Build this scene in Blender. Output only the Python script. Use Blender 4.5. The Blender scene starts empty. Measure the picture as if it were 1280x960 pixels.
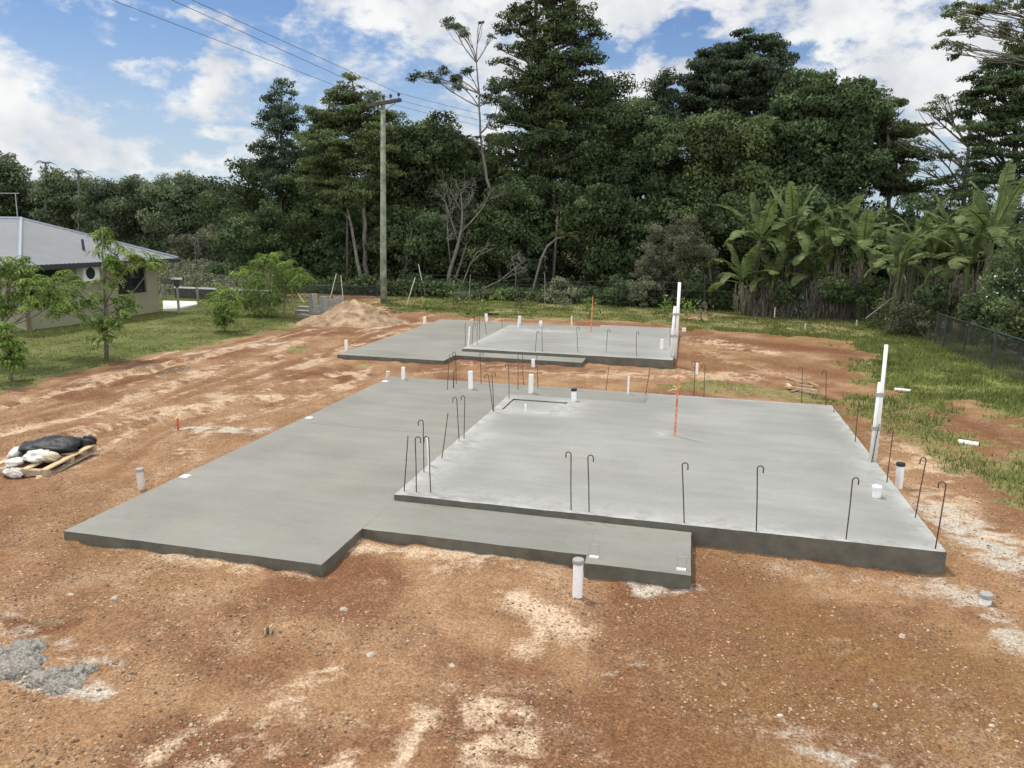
import bpy, math, random
import numpy as np
R_ = random.Random(7)
C = bpy.context.scene.collection
rad = math.radians

# ------------------------------------------------------------------ camera model
FP = 920.0; YAW, PIT, ROL = 0.236823, 0.206554, -0.015652; H = 3.8
_F = np.array([-math.sin(YAW)*math.cos(PIT), math.cos(YAW)*math.cos(PIT), -math.sin(PIT)])
_r = np.array([math.cos(YAW), math.sin(YAW), 0.0]); _d = np.cross(_F, _r)
_c, _s = math.cos(ROL), math.sin(ROL)
RM = np.array([_c*_r + _s*_d, -_s*_r + _c*_d, _F])
def ray(x, y): return RM.T @ np.array([x-640, y-480, FP])
def G(x, y, z=0.0):
    v = ray(x, y); t = (z-H)/v[2]; return np.array([v[0]*t, v[1]*t, z])
def at(x, y, Y):
    v = ray(x, y); t = Y/v[1]; return np.array([v[0]*t, Y, v[2]*t+H])
def pix(w):
    v = RM @ (np.array(w, float)-[0, 0, H]); return v[:2]/v[2]*FP+[640, 480]
def px2m(n, Y): return n*Y*1.03/FP
def colx(px, Y):
    X = 0.0
    for _ in range(12):
        X += (px-pix((X, Y, 0))[0])*Y/FP
    return X

cam_d = bpy.data.cameras.new('camera'); cam = bpy.data.objects.new('camera', cam_d); C.objects.link(cam)
from mathutils import Matrix, Vector
m = Matrix.Identity(4)
for i, a in enumerate((RM[0], -RM[1], -RM[2])):
    for j in range(3): m[j][i] = a[j]
m[2][3] = H
cam.matrix_world = m
cam_d.sensor_width = 36; cam_d.lens = 36*FP/1280; cam_d.clip_end = 3000
bpy.context.scene.camera = cam

# ------------------------------------------------------------------ noise
def _h(ix, iy, seed):
    n = (ix.astype(np.int64)*374761393 + iy.astype(np.int64)*668265263 + seed*1274126177) & 0x7fffffff
    n = ((n ^ (n >> 13))*1274126177) & 0x7fffffff
    return ((n ^ (n >> 16)) & 0xffff)/65535.0
def vnoise(x, y, seed=0):
    ix = np.floor(x); iy = np.floor(y); fx = x-ix; fy = y-iy
    fx = fx*fx*(3-2*fx); fy = fy*fy*(3-2*fy)
    a = _h(ix, iy, seed); b = _h(ix+1, iy, seed); c = _h(ix, iy+1, seed); d = _h(ix+1, iy+1, seed)
    return (a*(1-fx)+b*fx)*(1-fy)+(c*(1-fx)+d*fx)*fy
def fbm(x, y, sc, oc=4, seed=0):
    s = 0; a = .5; t = 0
    for k in range(oc):
        s = s+a*vnoise(x*sc, y*sc, seed+k*17); t += a; a *= .5; sc *= 2.03
    return s/t

# ------------------------------------------------------------------ mesh helpers
class MB:
    def __init__(s): s.v = []; s.f = []; s.mi = []
    def add(s, vs, fs, mi=0):
        o = len(s.v); s.v += [tuple(map(float, p)) for p in vs]
        s.f += [tuple(i+o for i in f) for f in fs]; s.mi += [mi]*len(fs); return s
    def box(s, lo, hi, mi=0, rz=0, c=None, M=None):
        x0, y0, z0 = lo; x1, y1, z1 = hi
        vs = [(x0,y0,z0),(x1,y0,z0),(x1,y1,z0),(x0,y1,z0),(x0,y0,z1),(x1,y0,z1),(x1,y1,z1),(x0,y1,z1)]
        if M is not None: vs = [tuple(M @ Vector(p)) for p in vs]
        return s.add(vs, [(0,3,2,1),(4,5,6,7),(0,1,5,4),(1,2,6,5),(2,3,7,6),(3,0,4,7)], mi)
    def tube(s, pts, rs, n=8, cap=True, mi=0):
        pts = [np.array(p, float) for p in pts]
        if not hasattr(rs, '__len__'): rs = [rs]*len(pts)
        vs = []; u = None
        for i, p in enumerate(pts):
            a = pts[max(i-1, 0)]; b = pts[min(i+1, len(pts)-1)]; d = b-a; d = d/(np.linalg.norm(d)+1e-9)
            if u is None:
                u = np.cross(d, [0, 0, 1.]) if abs(d[2]) < .9 else np.cross(d, [1., 0, 0])
            u = u-d*(u@d); u = u/(np.linalg.norm(u)+1e-9); w = np.cross(d, u)
            for k in range(n):
                t = 2*math.pi*k/n; vs.append(p+rs[i]*(math.cos(t)*u+math.sin(t)*w))
        fs = []
        for i in range(len(pts)-1):
            for k in range(n):
                a = i*n+k; b = i*n+(k+1) % n; fs.append((a, b, b+n, a+n))
        if cap: fs.append(tuple(range(n-1, -1, -1))); fs.append(tuple((len(pts)-1)*n+k for k in range(n)))
        return s.add(vs, fs, mi)
    def prism(s, poly, z0, z1, mi=0):
        n = len(poly); vs = [(x, y, z0) for x, y in poly]+[(x, y, z1) for x, y in poly]
        fs = [tuple(range(n-1, -1, -1)), tuple(range(n, 2*n))]+[(i, (i+1) % n, n+(i+1) % n, n+i) for i in range(n)]
        return s.add(vs, fs, mi)
    def build(s, name, mats, parent=None, origin=None, smooth=False):
        me = bpy.data.meshes.new(name)
        if parent is not None: org = np.array(parent.location)
        else: org = np.array(origin if origin is not None else (0, 0, 0), float)
        if parent is not None and parent.parent is not None: org = org+np.array(parent.parent.location)
        V = np.array(s.v)-org
        me.from_pydata([tuple(p) for p in V], [], s.f)
        if not isinstance(mats, (list, tuple)): mats = [mats]
        for mm in mats: me.materials.append(mm)
        if len(mats) > 1: me.polygons.foreach_set('material_index', s.mi)
        if smooth: me.polygons.foreach_set('use_smooth', [True]*len(s.f))
        me.update()
        o = bpy.data.objects.new(name, me); C.objects.link(o)
        if parent is not None: o.parent = parent
        else: o.location = tuple(org)
        return o
def npmesh(name, V, F, mat, parent=None, origin=(0, 0, 0), smooth=False, tint=None):
    """V (n,3) array, F (m,k) array"""
    me = bpy.data.meshes.new(name)
    org = np.array(parent.location) if parent is not None else np.array(origin, float)
    V = (V-org).astype(np.float32); k = F.shape[1]
    me.vertices.add(len(V)); me.vertices.foreach_set('co', V.ravel())
    me.loops.add(F.size); me.loops.foreach_set('vertex_index', F.astype(np.int32).ravel())
    me.polygons.add(len(F)); me.polygons.foreach_set('loop_start', np.arange(0, F.size, k, dtype=np.int32))
    if smooth: me.polygons.foreach_set('use_smooth', np.ones(len(F), bool))
    me.update(calc_edges=True); me.materials.append(mat)
    if tint is not None:
        a = me.attributes.new('tint', 'FLOAT', 'POINT'); a.data.foreach_set('value', tint.astype(np.float32))
    o = bpy.data.objects.new(name, me); C.objects.link(o)
    if parent is not None: o.parent = parent
    else: o.location = tuple(org)
    return o
def tag(o, label=None, cat=None, group=None, kind=None):
    if label: o['label'] = label
    if cat: o['category'] = cat
    if group: o['group'] = group
    if kind: o['kind'] = kind
    return o
def thing(name, loc, label, cat, group=None):
    o = bpy.data.objects.new(name, None); o.empty_display_size = .2; C.objects.link(o)
    o.location = tuple(map(float, loc)); return tag(o, label, cat, group)

# ------------------------------------------------------------------ materials
def mat(name, col, rough=.8, spec=.3, var=.0, scale=4.0, bump=0., bscale=30., col2=None, metal=0., detail=5., trans=0., tintv=False, coat=0.):
    m = bpy.data.materials.new(name); m.use_nodes = True; nt = m.node_tree; n = nt.nodes; l = nt.links
    b = n['Principled BSDF']; b.inputs['Roughness'].default_value = rough; b.inputs['Specular IOR Level'].default_value = spec
    b.inputs['Metallic'].default_value = metal
    b.inputs['Base Color'].default_value = (*col, 1)
    geo = n.new('ShaderNodeNewGeometry')
    src = None
    if var > 0 or col2 is not None:
        nz = n.new('ShaderNodeTexNoise'); nz.inputs['Scale'].default_value = scale; nz.inputs['Detail'].default_value = detail
        nz.inputs['Roughness'].default_value = .6
        l.new(geo.outputs['Position'], nz.inputs['Vector'])
        cr = n.new('ShaderNodeValToRGB'); cr.color_ramp.elements[0].position = .33; cr.color_ramp.elements[1].position = .67
        a = tuple(c*(1-var) for c in col); d = tuple(min(1, c*(1+var)) for c in (col2 or col))
        cr.color_ramp.elements[0].color = (*a, 1); cr.color_ramp.elements[1].color = (*d, 1)
        l.new(nz.outputs['Fac'], cr.inputs['Fac']); src = cr.outputs['Color']
    if tintv:
        at_ = n.new('ShaderNodeAttribute'); at_.attribute_name = 'tint'
        mx = n.new('ShaderNodeMix'); mx.data_type = 'RGBA'; mx.blend_type = 'MULTIPLY'; mx.inputs['Factor'].default_value = 1
        mp = n.new('ShaderNodeMapRange'); mp.inputs['To Min'].default_value = .4; mp.inputs['To Max'].default_value = 1.75
        l.new(at_.outputs['Fac'], mp.inputs['Value'])
        cc = n.new('ShaderNodeCombineColor'); 
        for i in range(3): l.new(mp.outputs['Result'], cc.inputs[i])
        l.new(src, mx.inputs['A']) if src else None
        if not src: mx.inputs['A'].default_value = (*col, 1)
        l.new(cc.outputs['Color'], mx.inputs['B']); src = mx.outputs['Result']
    if src: l.new(src, b.inputs['Base Color'])
    if bump > 0:
        nb = n.new('ShaderNodeTexNoise'); nb.inputs['Scale'].default_value = bscale; nb.inputs['Detail'].default_value = 4
        l.new(geo.outputs['Position'], nb.inputs['Vector'])
        bp = n.new('ShaderNodeBump'); bp.inputs['Strength'].default_value = bump; bp.inputs['Distance'].default_value = .02 if bscale > 12 else .06
        l.new(nb.outputs['Fac'], bp.inputs['Height']); l.new(bp.outputs['Normal'], b.inputs['Normal'])
    if trans > 0:
        tr = n.new('ShaderNodeBsdfTranslucent'); mxs = n.new('ShaderNodeMixShader'); mxs.inputs[0].default_value = trans
        if src: l.new(src, tr.inputs['Color'])
        else: tr.inputs['Color'].default_value = (*col, 1)
        l.new(b.outputs[0], mxs.inputs[1]); l.new(tr.outputs[0], mxs.inputs[2]); l.new(mxs.outputs[0], n['Material Output'].inputs['Surface'])
    return m
M = {}
M['steel'] = mat('bare_reinforcing_steel', (.075,.062,.055), .7, .3, .35, 25, metal=.3, col2=(.13,.08,.06))
M['pvc'] = mat('white_pvc', (.86,.86,.83), .45, .4, .05, 9)
M['pvc_dirty'] = mat('dirty_white_pvc', (.74,.73,.68), .5, .4, .2, 14, col2=(.6,.52,.42))
M['cap_grey'] = mat('grey_cap', (.33,.32,.3), .6)
M['cap_dark'] = mat('dark_cap', (.03,.03,.03), .5)
M['orange'] = mat('orange_paint', (.62,.17,.06), .6, .3, .25, 20, col2=(.7,.3,.14))
M['pinkred'] = mat('red_paint', (.6,.09,.05), .6)
M['tape'] = mat('pink_tape', (.75,.45,.38), .6)
M['white'] = mat('white_plastic', (.78,.79,.78), .5)
M['wood_grey'] = mat('grey_timber', (.27,.25,.22), .9, .2, .3, 12)
M['wood_new'] = mat('new_pine', (.55,.43,.25), .8, .2, .2, 9)
M['wood_dirty'] = mat('dirty_timber', (.42,.33,.23), .9, .2, .35, 9)
M['pole'] = mat('treated_pole_timber', (.17,.2,.135), .9, .2, .3, 3, bump=.4, bscale=25, col2=(.26,.27,.2))
M['dark_metal'] = mat('dark_metal', (.05,.055,.06), .6)
M['galv'] = mat('galvanised_steel', (.4,.41,.41), .5, metal=.5, var=.1)
M['wire'] = mat('wire', (.12,.12,.12), .6)
M['greenmesh'] = mat('green_fence_wire', (.04,.05,.045), .6)
M['blackmesh'] = mat('black_fence_wire', (.03,.033,.035), .6)
M['greenpost'] = mat('green_fence_post', (.05,.062,.056), .6)
M['wall'] = mat('olive_render_wall', (.31,.29,.2), .9, .2, .06, 1.5, bump=.1, bscale=80)
M['fascia'] = mat('dark_fascia', (.045,.05,.055), .5)
M['soffit'] = mat('soffit', (.1,.105,.1), .7)
M['glass'] = mat('dark_window_glass', (.015,.02,.025), .08, .6)
M['frame'] = mat('dark_window_frame', (.03,.03,.032), .5)
M['path'] = mat('pale_concrete_path', (.6,.6,.56), .9, .2, .08, 3)
M['block'] = mat('concrete_block', (.33,.34,.31), .95, .1, .15, 8, bump=.3, bscale=60)
M['mound'] = mat('excavated_soil', (.22,.145,.088), .95, .1, .3, 2.6, bump=1., bscale=14, col2=(.36,.255,.165), detail=9)
M['cem'] = mat('wet_cement_spoil', (.2,.182,.155), .9, .2, .25, 40, bump=1., bscale=60, col2=(.34,.315,.27))
M['stone'] = mat('pale_stone', (.42,.31,.21), .9, .1, .3, 12, col2=(.5,.42,.33), bump=.5, bscale=60)
M['stone2'] = mat('brown_stone', (.25,.15,.09), .9, .1, .3, 12)
M['blackplastic'] = mat('black_plastic_sheet', (.02,.021,.022), .55, .35, .3, 6, bump=.35, bscale=9)
M['whitebag'] = mat('dusty_white_bag', (.6,.57,.5), .7, .3, .15, 7, bump=.9, bscale=14, col2=(.68,.66,.62))
M['creambag'] = mat('cream_paper_bag', (.5,.42,.3), .8, .2, .2, 7, bump=.9, bscale=14)
M['paling'] = mat('weathered_paling', (.1,.09,.078), .95, .1, .3, 5)
M['solar'] = mat('solar_panel', (.012,.016,.03), .15, .6)
M['bark_pale'] = mat('pale_bark', (.2,.18,.145), .9, .1, .3, 4, bump=.3, bscale=18)
M['bark'] = mat('brown_bark', (.1,.085,.068), .95, .1, .3, 4, bump=.3, bscale=18)
M['twig'] = mat('bare_grey_twigs', (.2,.19,.16), .9, .1, .2, 4)
M['deadleaf'] = mat('dead_leaves', (.1,.09,.065), .95, .1, .5, 7, col2=(.24,.21,.16), tintv=False)
M['stemgreen'] = mat('banana_stem', (.16,.14,.07), .8, .2, .35, 4, col2=(.1,.14,.05))
def leafmat(name, c1, c2, tr=.12, rough=.55, scale=.9):
    return mat(name, c1, .8, .12, .22, scale, col2=c2, trans=tr, tintv=True)
M['leaf_dark'] = leafmat('dark_rainforest_leaves', (.06,.088,.038), (.085,.115,.045), .25)
M['leaf_mid'] = leafmat('mid_green_leaves', (.066,.104,.046), (.098,.135,.058), .28)
M['leaf_olive'] = leafmat('olive_leaves', (.09,.126,.05), (.132,.165,.066), .3)
M['leaf_blue'] = leafmat('blue_green_leaves', (.062,.09,.052), (.085,.115,.065), .25)
M['leaf_far'] = leafmat('far_forest_leaves', (.1,.135,.07), (.13,.16,.085), .3)
M['leaf_scrub'] = leafmat('grey_green_scrub_leaves', (.115,.13,.078), (.16,.165,.1), .25)
M['leaf_young'] = leafmat('bright_young_leaves', (.12,.19,.04), (.18,.25,.065), .4)
M['leaf_fern'] = leafmat('fern_fronds', (.12,.16,.035), (.17,.2,.05), .3)
M['banana'] = mat('banana_leaves', (.088,.135,.045), .6, .22, .32, 1.6, col2=(.175,.22,.08), trans=.4)
M['grass'] = leafmat('grass_blades', (.13,.155,.048), (.2,.215,.075), .35, scale=.5)
M['grass_fresh'] = leafmat('fresh_grass_blades', (.14,.175,.048), (.22,.24,.08), .38, scale=.6)
M['flower'] = mat('white_flowers', (.75,.72,.72), .7)

def roofmat():
    m = mat('grey_corrugated_steel', (.225,.232,.237), .8, .12, .06, .8)
    return m
M['roof'] = roofmat(); M['ridge'] = mat('pale_ridge_capping', (.3,.33,.38), .7, .2)

def concrete(name, base, side, pale_edges=None):
    """trowelled concrete: mottled, streaky top; darker damp formed side faces"""
    m = bpy.data.materials.new(name); m.use_nodes = True; nt = m.node_tree; n = nt.nodes; l = nt.links
    b = n['Principled BSDF']
    geo = n.new('ShaderNodeNewGeometry')
    def noise(sc, det, vec=None, ro=.55):
        z = n.new('ShaderNodeTexNoise'); z.inputs['Scale'].default_value = sc; z.inputs['Detail'].default_value = det
        z.inputs['Roughness'].default_value = ro
        l.new(vec or geo.outputs['Position'], z.inputs['Vector']); return z.outputs['Fac']
    mp = n.new('ShaderNodeMapping'); mp.inputs['Scale'].default_value = (.8, 3.2, 1); mp.inputs['Rotation'].default_value = (0, 0, .15)
    l.new(geo.outputs['Position'], mp.inputs['Vector'])
    a = noise(.55, 5); s = noise(1.1, 5, mp.outputs['Vector'], .65); f = noise(22, 4)
    def ramp(x, e):
        r = n.new('ShaderNodeValToRGB'); r.color_ramp.elements[0].position = e[0][0]; r.color_ramp.elements[0].color = (*e[0][1], 1)
        r.color_ramp.elements[1].position = e[1][0]; r.color_ramp.elements[1].color = (*e[1][1], 1); l.new(x, r.inputs['Fac']); return r.outputs['Color']
    g = lambda v: (v, v, v)
    ca = ramp(a, [(.36, tuple(c*.9 for c in base)), (.64, tuple(c*1.07 for c in base))])
    cs = ramp(s, [(.35, g(.93)), (.65, g(1.07))]); cf = ramp(f, [(.3, g(.955)), (.7, g(1.045))])
    def mul(x, y):
        q = n.new('ShaderNodeMix'); q.data_type = 'RGBA'; q.blend_type = 'MULTIPLY'; q.inputs['Factor'].default_value = 1
        l.new(x, q.inputs['A']); l.new(y, q.inputs['B']); return q.outputs['Result']
    top = mul(mul(ca, cs), cf)
    # laitance attribute: pale dusty margins
    at_ = n.new('ShaderNodeAttribute'); at_.attribute_name = 'edge'
    pn = noise(5, 6, None, .7)
    ad = n.new('ShaderNodeMath'); ad.operation = 'MULTIPLY'; l.new(at_.outputs['Fac'], ad.inputs[0])
    mr = n.new('ShaderNodeMapRange'); mr.inputs['From Min'].default_value = .38; mr.inputs['From Max'].default_value = .6; mr.inputs['To Min'].default_value = .15
    l.new(pn, mr.inputs['Value']); l.new(mr.outputs['Result'], ad.inputs[1])
    mx = n.new('ShaderNodeMix'); mx.data_type = 'RGBA'; l.new(ad.outputs[0], mx.inputs['Factor']); l.new(top, mx.inputs['A']); mx.inputs['B'].default_value = (.43,.425,.395,1)
    dn = noise(.9, 6, None, .65); dm = ramp(dn, [(.55, g(0)), (.72, g(.32))]); q_ = n.new('ShaderNodeMix'); q_.data_type = 'RGBA'; l.new(dm, q_.inputs['Factor']); l.new(mx.outputs['Result'], q_.inputs['A']); q_.inputs['B'].default_value = (.29,.235,.175,1)
    mx = q_
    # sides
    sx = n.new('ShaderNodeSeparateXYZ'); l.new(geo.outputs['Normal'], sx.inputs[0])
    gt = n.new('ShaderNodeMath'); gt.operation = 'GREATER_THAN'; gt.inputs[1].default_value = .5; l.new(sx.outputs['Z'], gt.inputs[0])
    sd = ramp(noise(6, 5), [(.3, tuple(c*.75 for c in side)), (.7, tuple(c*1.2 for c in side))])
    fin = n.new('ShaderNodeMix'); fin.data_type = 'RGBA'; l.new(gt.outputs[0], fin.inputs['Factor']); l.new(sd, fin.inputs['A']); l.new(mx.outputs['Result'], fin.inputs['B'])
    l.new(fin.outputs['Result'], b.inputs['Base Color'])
    rr = n.new('ShaderNodeMapRange'); rr.inputs['To Min'].default_value = .5; rr.inputs['To Max'].default_value = .8; l.new(a, rr.inputs['Value']); l.new(rr.outputs['Result'], b.inputs['Roughness'])
    b.inputs['Specular IOR Level'].default_value = .35
    bp = n.new('ShaderNodeBump'); bp.inputs['Strength'].default_value = .1; bp.inputs['Distance'].default_value = .01; l.new(s, bp.inputs['Height']); l.new(bp.outputs['Normal'], b.inputs['Normal'])
    return m
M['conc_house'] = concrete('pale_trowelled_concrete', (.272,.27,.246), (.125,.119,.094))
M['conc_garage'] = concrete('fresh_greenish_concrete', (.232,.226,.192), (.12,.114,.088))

# ------------------------------------------------------------------ ground
def gh0(x, y):
    b = np.clip((3.0-np.asarray(x, float))/8.0, 0, 1.0)*.085
    return b-.005
def gh(x, y): return float(gh0(x, y))
def grow(a, b, step, n, k=1.28):
    core = list(np.arange(a, b, step)); s = step; lo = a; hi = core[-1]; L = []; Rr = []
    for i in range(n):
        s *= k; lo -= s; hi += s; L.append(lo); Rr.append(hi)
    return L[::-1], core, Rr
L, Cc, Rr = grow(-24, 13, .085, 26, 1.32); xs = np.array(L+Cc+Rr)
ys = [2.0]; s = .05
while ys[-1] < 62: s = .05 if ys[-1] < 9 else min(.05+(ys[-1]-9)*.009, .35); ys.append(ys[-1]+s)
s = .35
while ys[-1] < 900: s *= 1.25; ys.append(ys[-1]+s)
s = .2; lo = [2.0]
while lo[-1] > -400: s *= 1.4; lo.append(lo[-1]-s)
ys = np.array(lo[1:][::-1]+ys)
GX, GY = np.meshgrid(xs, ys)
gx = GX.ravel(); gy = GY.ravel()

def pts(lst, z=0.): return [tuple(G(a, b, z)[:2]) for a, b in lst]
def seg_d(px_, py_, a, b):
    ax, ay = a; bx, by = b; dx, dy = bx-ax, by-ay; L2 = dx*dx+dy*dy+1e-9
    t = np.clip(((px_-ax)*dx+(py_-ay)*dy)/L2, 0, 1); return np.hypot(px_-(ax+t*dx), py_-(ay+t*dy))
def poly_sd(X, Y, poly):
    ins = np.zeros(X.shape, bool); d = np.full(X.shape, 1e9)
    n = len(poly)
    for i in range(n):
        a = poly[i]; b = poly[(i+1) % n]
        d = np.minimum(d, seg_d(X, Y, a, b))
        c = ((a[1] > Y) != (b[1] > Y)) & (X < (b[0]-a[0])*(Y-a[1])/((b[1]-a[1]) if b[1] != a[1] else 1e-9)+a[0])
        ins ^= c
    return np.where(ins, d, -d)
def sm(x, a, b):
    t = np.clip((x-a)/(b-a), 0, 1); return t*t*(3-2*t)
LAWN = pts([(-60,515),(0,495),(60,484),(110,470),(180,452),(240,440),(300,425),(350,416),(378,408),(392,396),(400,388)])+[(-15.5,36),(-60,40),(-60,10)]
BACK = [(-15.8,33.6)]+pts([(500,389),(545,394),(600,397),(700,401),(790,405),(850,409),(880,411),(950,418),(1010,423),(1055,428),(1080,440),(1080,470),(1095,500),(1110,520),(1160,560),(1190,600),(1230,640),(1290,690)])+[(9,9),(30,9),(60,40),(10,41),(-16,41)]
BARE1 = pts([(1165,498),(1215,500),(1290,522),(1290,605),(1235,588),(1190,550),(1150,520)])
TUFT = pts([(860,470),(930,478),(1035,498),(1045,505),(960,500),(815,489),(780,482)])
def masks(X, Y):
    nb = fbm(X, Y, .55, 4, 3)-.5; nf = fbm(X, Y, 3.0, 3, 9)-.5
    lawn = sm(poly_sd(X, Y, LAWN)+nb*2.0+nf*1.0, -.6, .7)
    back = sm(poly_sd(X, Y, BACK)+nb*3.0+nf*1.4, -.9, 1.0)
    bare = sm(poly_sd(X, Y, BARE1)+nb*3.2+nf*1.2, -.8, .8)
    tu = sm(poly_sd(X, Y, TUFT)+nb*1.5+nf*.8, -.35, .45)
    spots = np.zeros(X.shape)
    for (a, b), r in (((373,440),.45),((455,461),.35),((368,443),.3)):
        p = G(a, b)[:2]; spots = np.maximum(spots, .8*np.exp(-((X-p[0])**2+(Y-p[1])**2)/r**2))
    farv = sm(np.hypot(X, Y), 60, 90)
    g = np.maximum.reduce([lawn, back*(1-.8*bare), tu*.6, spots, farv])
    # worn patches in the back strip
    worn = sm(fbm(X, Y, .35, 4, 31), .52, .66)*back
    g = g*(1-.55*worn)
    return g, lawn, back
g_, lawn_, back_ = masks(gx, gy)
pale = np.zeros(gx.shape); grey = np.zeros(gx.shape); red = np.zeros(gx.shape); och = np.zeros(gx.shape)
_wa = .35+.5*sm(gy, 7, 14); wx = gx+(fbm(gx, gy, 1.4, 4, 5)-.5)*_wa; wy = gy+(fbm(gx, gy, 1.4, 4, 6)-.5)*_wa
strk = fbm(gx*.35+gy*.9, gy*.35-gx*.9, 2.2, 5, 11)
fine = fbm(gx, gy, 6, 4, 12)
def stroke(a, b, w, k, arr, z=0.):
    A = G(*a)[:2]; B = G(*b)[:2]; d = seg_d(wx, wy, tuple(A), tuple(B)); np.maximum(arr, k*np.exp(-(d/w)**2), out=arr)
# pale tracks of the left road
for a, b, w, k in [((0,515),(250,452),.35,.7),((0,552),(160,505),.3,.7),((40,540),(300,495),.28,.5),((150,535),(330,500),.4,.9),((200,520),(330,492),.25,.7),
                   ((320,495),(455,465),.25,.9),((240,470),(360,448),.35,.65),((300,462),(440,440),.3,.55),((110,480),(240,452),.3,.6),((440,450),(540,405),.5,.6),
                   ((500,470),(640,466),.5,.45),((560,455),(760,474),.45,.55),((770,470),(930,470),.9,.6),((880,440),(980,470),1.0,.45),((870,425),(960,440),1.1,.7),
                   ((645,760),(720,790),.28,.85),((690,770),(650,820),.22,.6),((450,690),(700,705),.22,.7),((480,730),(640,700),.25,.5),((180,700),(380,725),.2,.5),
                   ((130,1000),(280,900),.10,.7),((230,980),(420,850),.13,.75),((400,990),(500,880),.13,1.),((330,960),(390,880),.07,.6),((480,980),(540,890),.09,.9),((590,1000),(610,880),.2,1.),((640,980),(645,900),.2,.8),((690,790),(720,800),.3,.5),
                   ((1130,560),(1190,600),.5,.6),((1170,620),(1250,680),.55,.75),((1100,545),(1130,600),.35,.5),((780,830),(900,850),.4,.25),((0,800),(120,850),.12,.5),((130,835),(230,790),.1,.4)]:
    stroke(a, b, w, k, pale)
for a, b, w, k in [((1185,640),(1260,700),.5,.8),((1180,730),(1275,800),.35,.6),((1000,930),(1100,950),.15,.6),((950,900),(1010,925),.12,.5),((930,700),(1150,740),.25,.35),
                   ((235,543),(330,543),.16,1.),((240,445),(345,432),.3,.95),((800,742),(870,735),.12,.9),((150,690),(230,700),.2,.5),((600,705),(700,712),.15,.4),((800,735),(740,728),.1,.6),((610,700),(560,690),.1,.5),
                   ((760,845),(800,838),.08,.45),((470,815),(490,812),.05,.6),((0,800),(40,795),.12,.5),((20,780),(60,800),.1,.5),((20,850),(115,880),.17,.9),((80,810),(150,845),.12,.5),((415,460),(500,468),.2,.3),((180,480),(230,520),.3,.1)]:
    stroke(a, b, w, k, grey)
for a, b, w, k in [((700,900),(900,930),.45,.8),((150,780),(330,850),.35,.55),((560,830),(680,860),.25,.6),((900,425),(1060,440),1.1,.95),((960,450),(1050,470),.8,.8),((0,610),(150,690),.8,.35),
                   ((1110,520),(1160,545),.3,.9),((1150,505),(1280,560),.5,.9),((1180,520),(1280,620),.6,.8),((1200,560),(1290,650),.5,.7),((700,870),(500,790),.2,.4),((1080,500),(1130,530),.3,.7),((760,470),(860,480),.25,.4),
                   ((500,460),(600,465),.3,.3),((20,790),(90,785),.12,.9),((480,400),(560,400),.5,.6),((560,400),(850,409),.25,.55)]:
    stroke(a, b, w, k, red)
for a, b, w, k in [((1000,800),(1280,850),.6,.8),((900,860),(1280,920),.5,.7),((880,690),(980,760),.4,.4),((60,640),(200,740),.6,.4),((930,445),(1000,455),.5,.7)]:
    stroke(a, b, w, k, och)
_a = G(40,560)[:2]; _b = G(430,415)[:2]; _u = (_b-_a)/np.linalg.norm(_b-_a); al = gx*_u[0]+gy*_u[1]; ac_ = -gx*_u[1]+gy*_u[0]+(fbm(gx, gy, .25, 3, 15)-.5)*1.6
st2 = fbm(al*.07, ac_*1.0, 2.6, 5, 19); st3 = fbm(al*.08, ac_*1.1, 3.1, 5, 29); road = sm(-gx, 6.6, 8.2)*(1-sm(-gx, 20, 24))*sm(gy, 7, 10)
pale = np.maximum(pale, .62*road*sm(st2, .5, .66)); red = np.maximum(red, .5*road*sm(st3, .53, .68))
fin2 = fbm(gx, gy, 11, 3, 13); pale = np.clip(pale*sm(strk*.4+fine*.25+fin2*.35, .36, .56)*1.05, 0, 1)
base_pale = .16*sm(fbm(gx, gy, .35, 5, 21), .48, .66); pale = np.maximum(pale, base_pale)
grey = np.clip(grey*sm(fine, .3, .55)*1.1, 0, 1)
red = np.maximum(red, .75*sm(fbm(gx, gy, .6, 5, 41), .49, .64)); och = np.maximum(och, .6*sm(fbm(gx, gy, .4, 4, 43), .52, .66)*sm(gx, -2, 2))
grey = np.maximum(grey, .25*sm(fbm(gx, gy, 1.3, 5, 51), .58, .7))
dist = np.hypot(gx, gy)
near = 1-sm(dist, 22, 45)
gz = gh0(gx, gy)+(fbm(gx, gy, .5, 3, 61)-.5)*.09*near+(fbm(gx, gy, 3.5, 4, 62)-.5)*.05*near+(fbm(gx, gy, 12, 3, 63)-.5)*.036*(1-sm(dist, 9, 18))
rut = (fbm(al*.1, ac_*1.0, 1.8, 4, 64)-.5)*.16
for (a, b) in (((0,575),(430,462)),((0,545),(400,440)),((60,505),(420,425)),((170,540),(470,470)),((0,515),(300,440)),((870,930),(1290,760)),((700,960),(1100,800)),((120,960),(470,800))):
    A = G(*a)[:2]; Bq = G(*b)[:2]; d_ = seg_d(wx, wy, tuple(A), tuple(Bq)); k_ = .055 if b[0] < 480 and b[1] < 700 else .025; rut_ = -k_*np.exp(-(d_/.13)**2)+k_*.6*np.exp(-((d_-.27)/.1)**2); gz += rut_*(.5+fbm(gx, gy, .8, 2, 66))*(1-lawn_)
leftroad = sm(-gx, 7.2, 9)*near*(1-lawn_); gz += rut*leftroad
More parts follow.
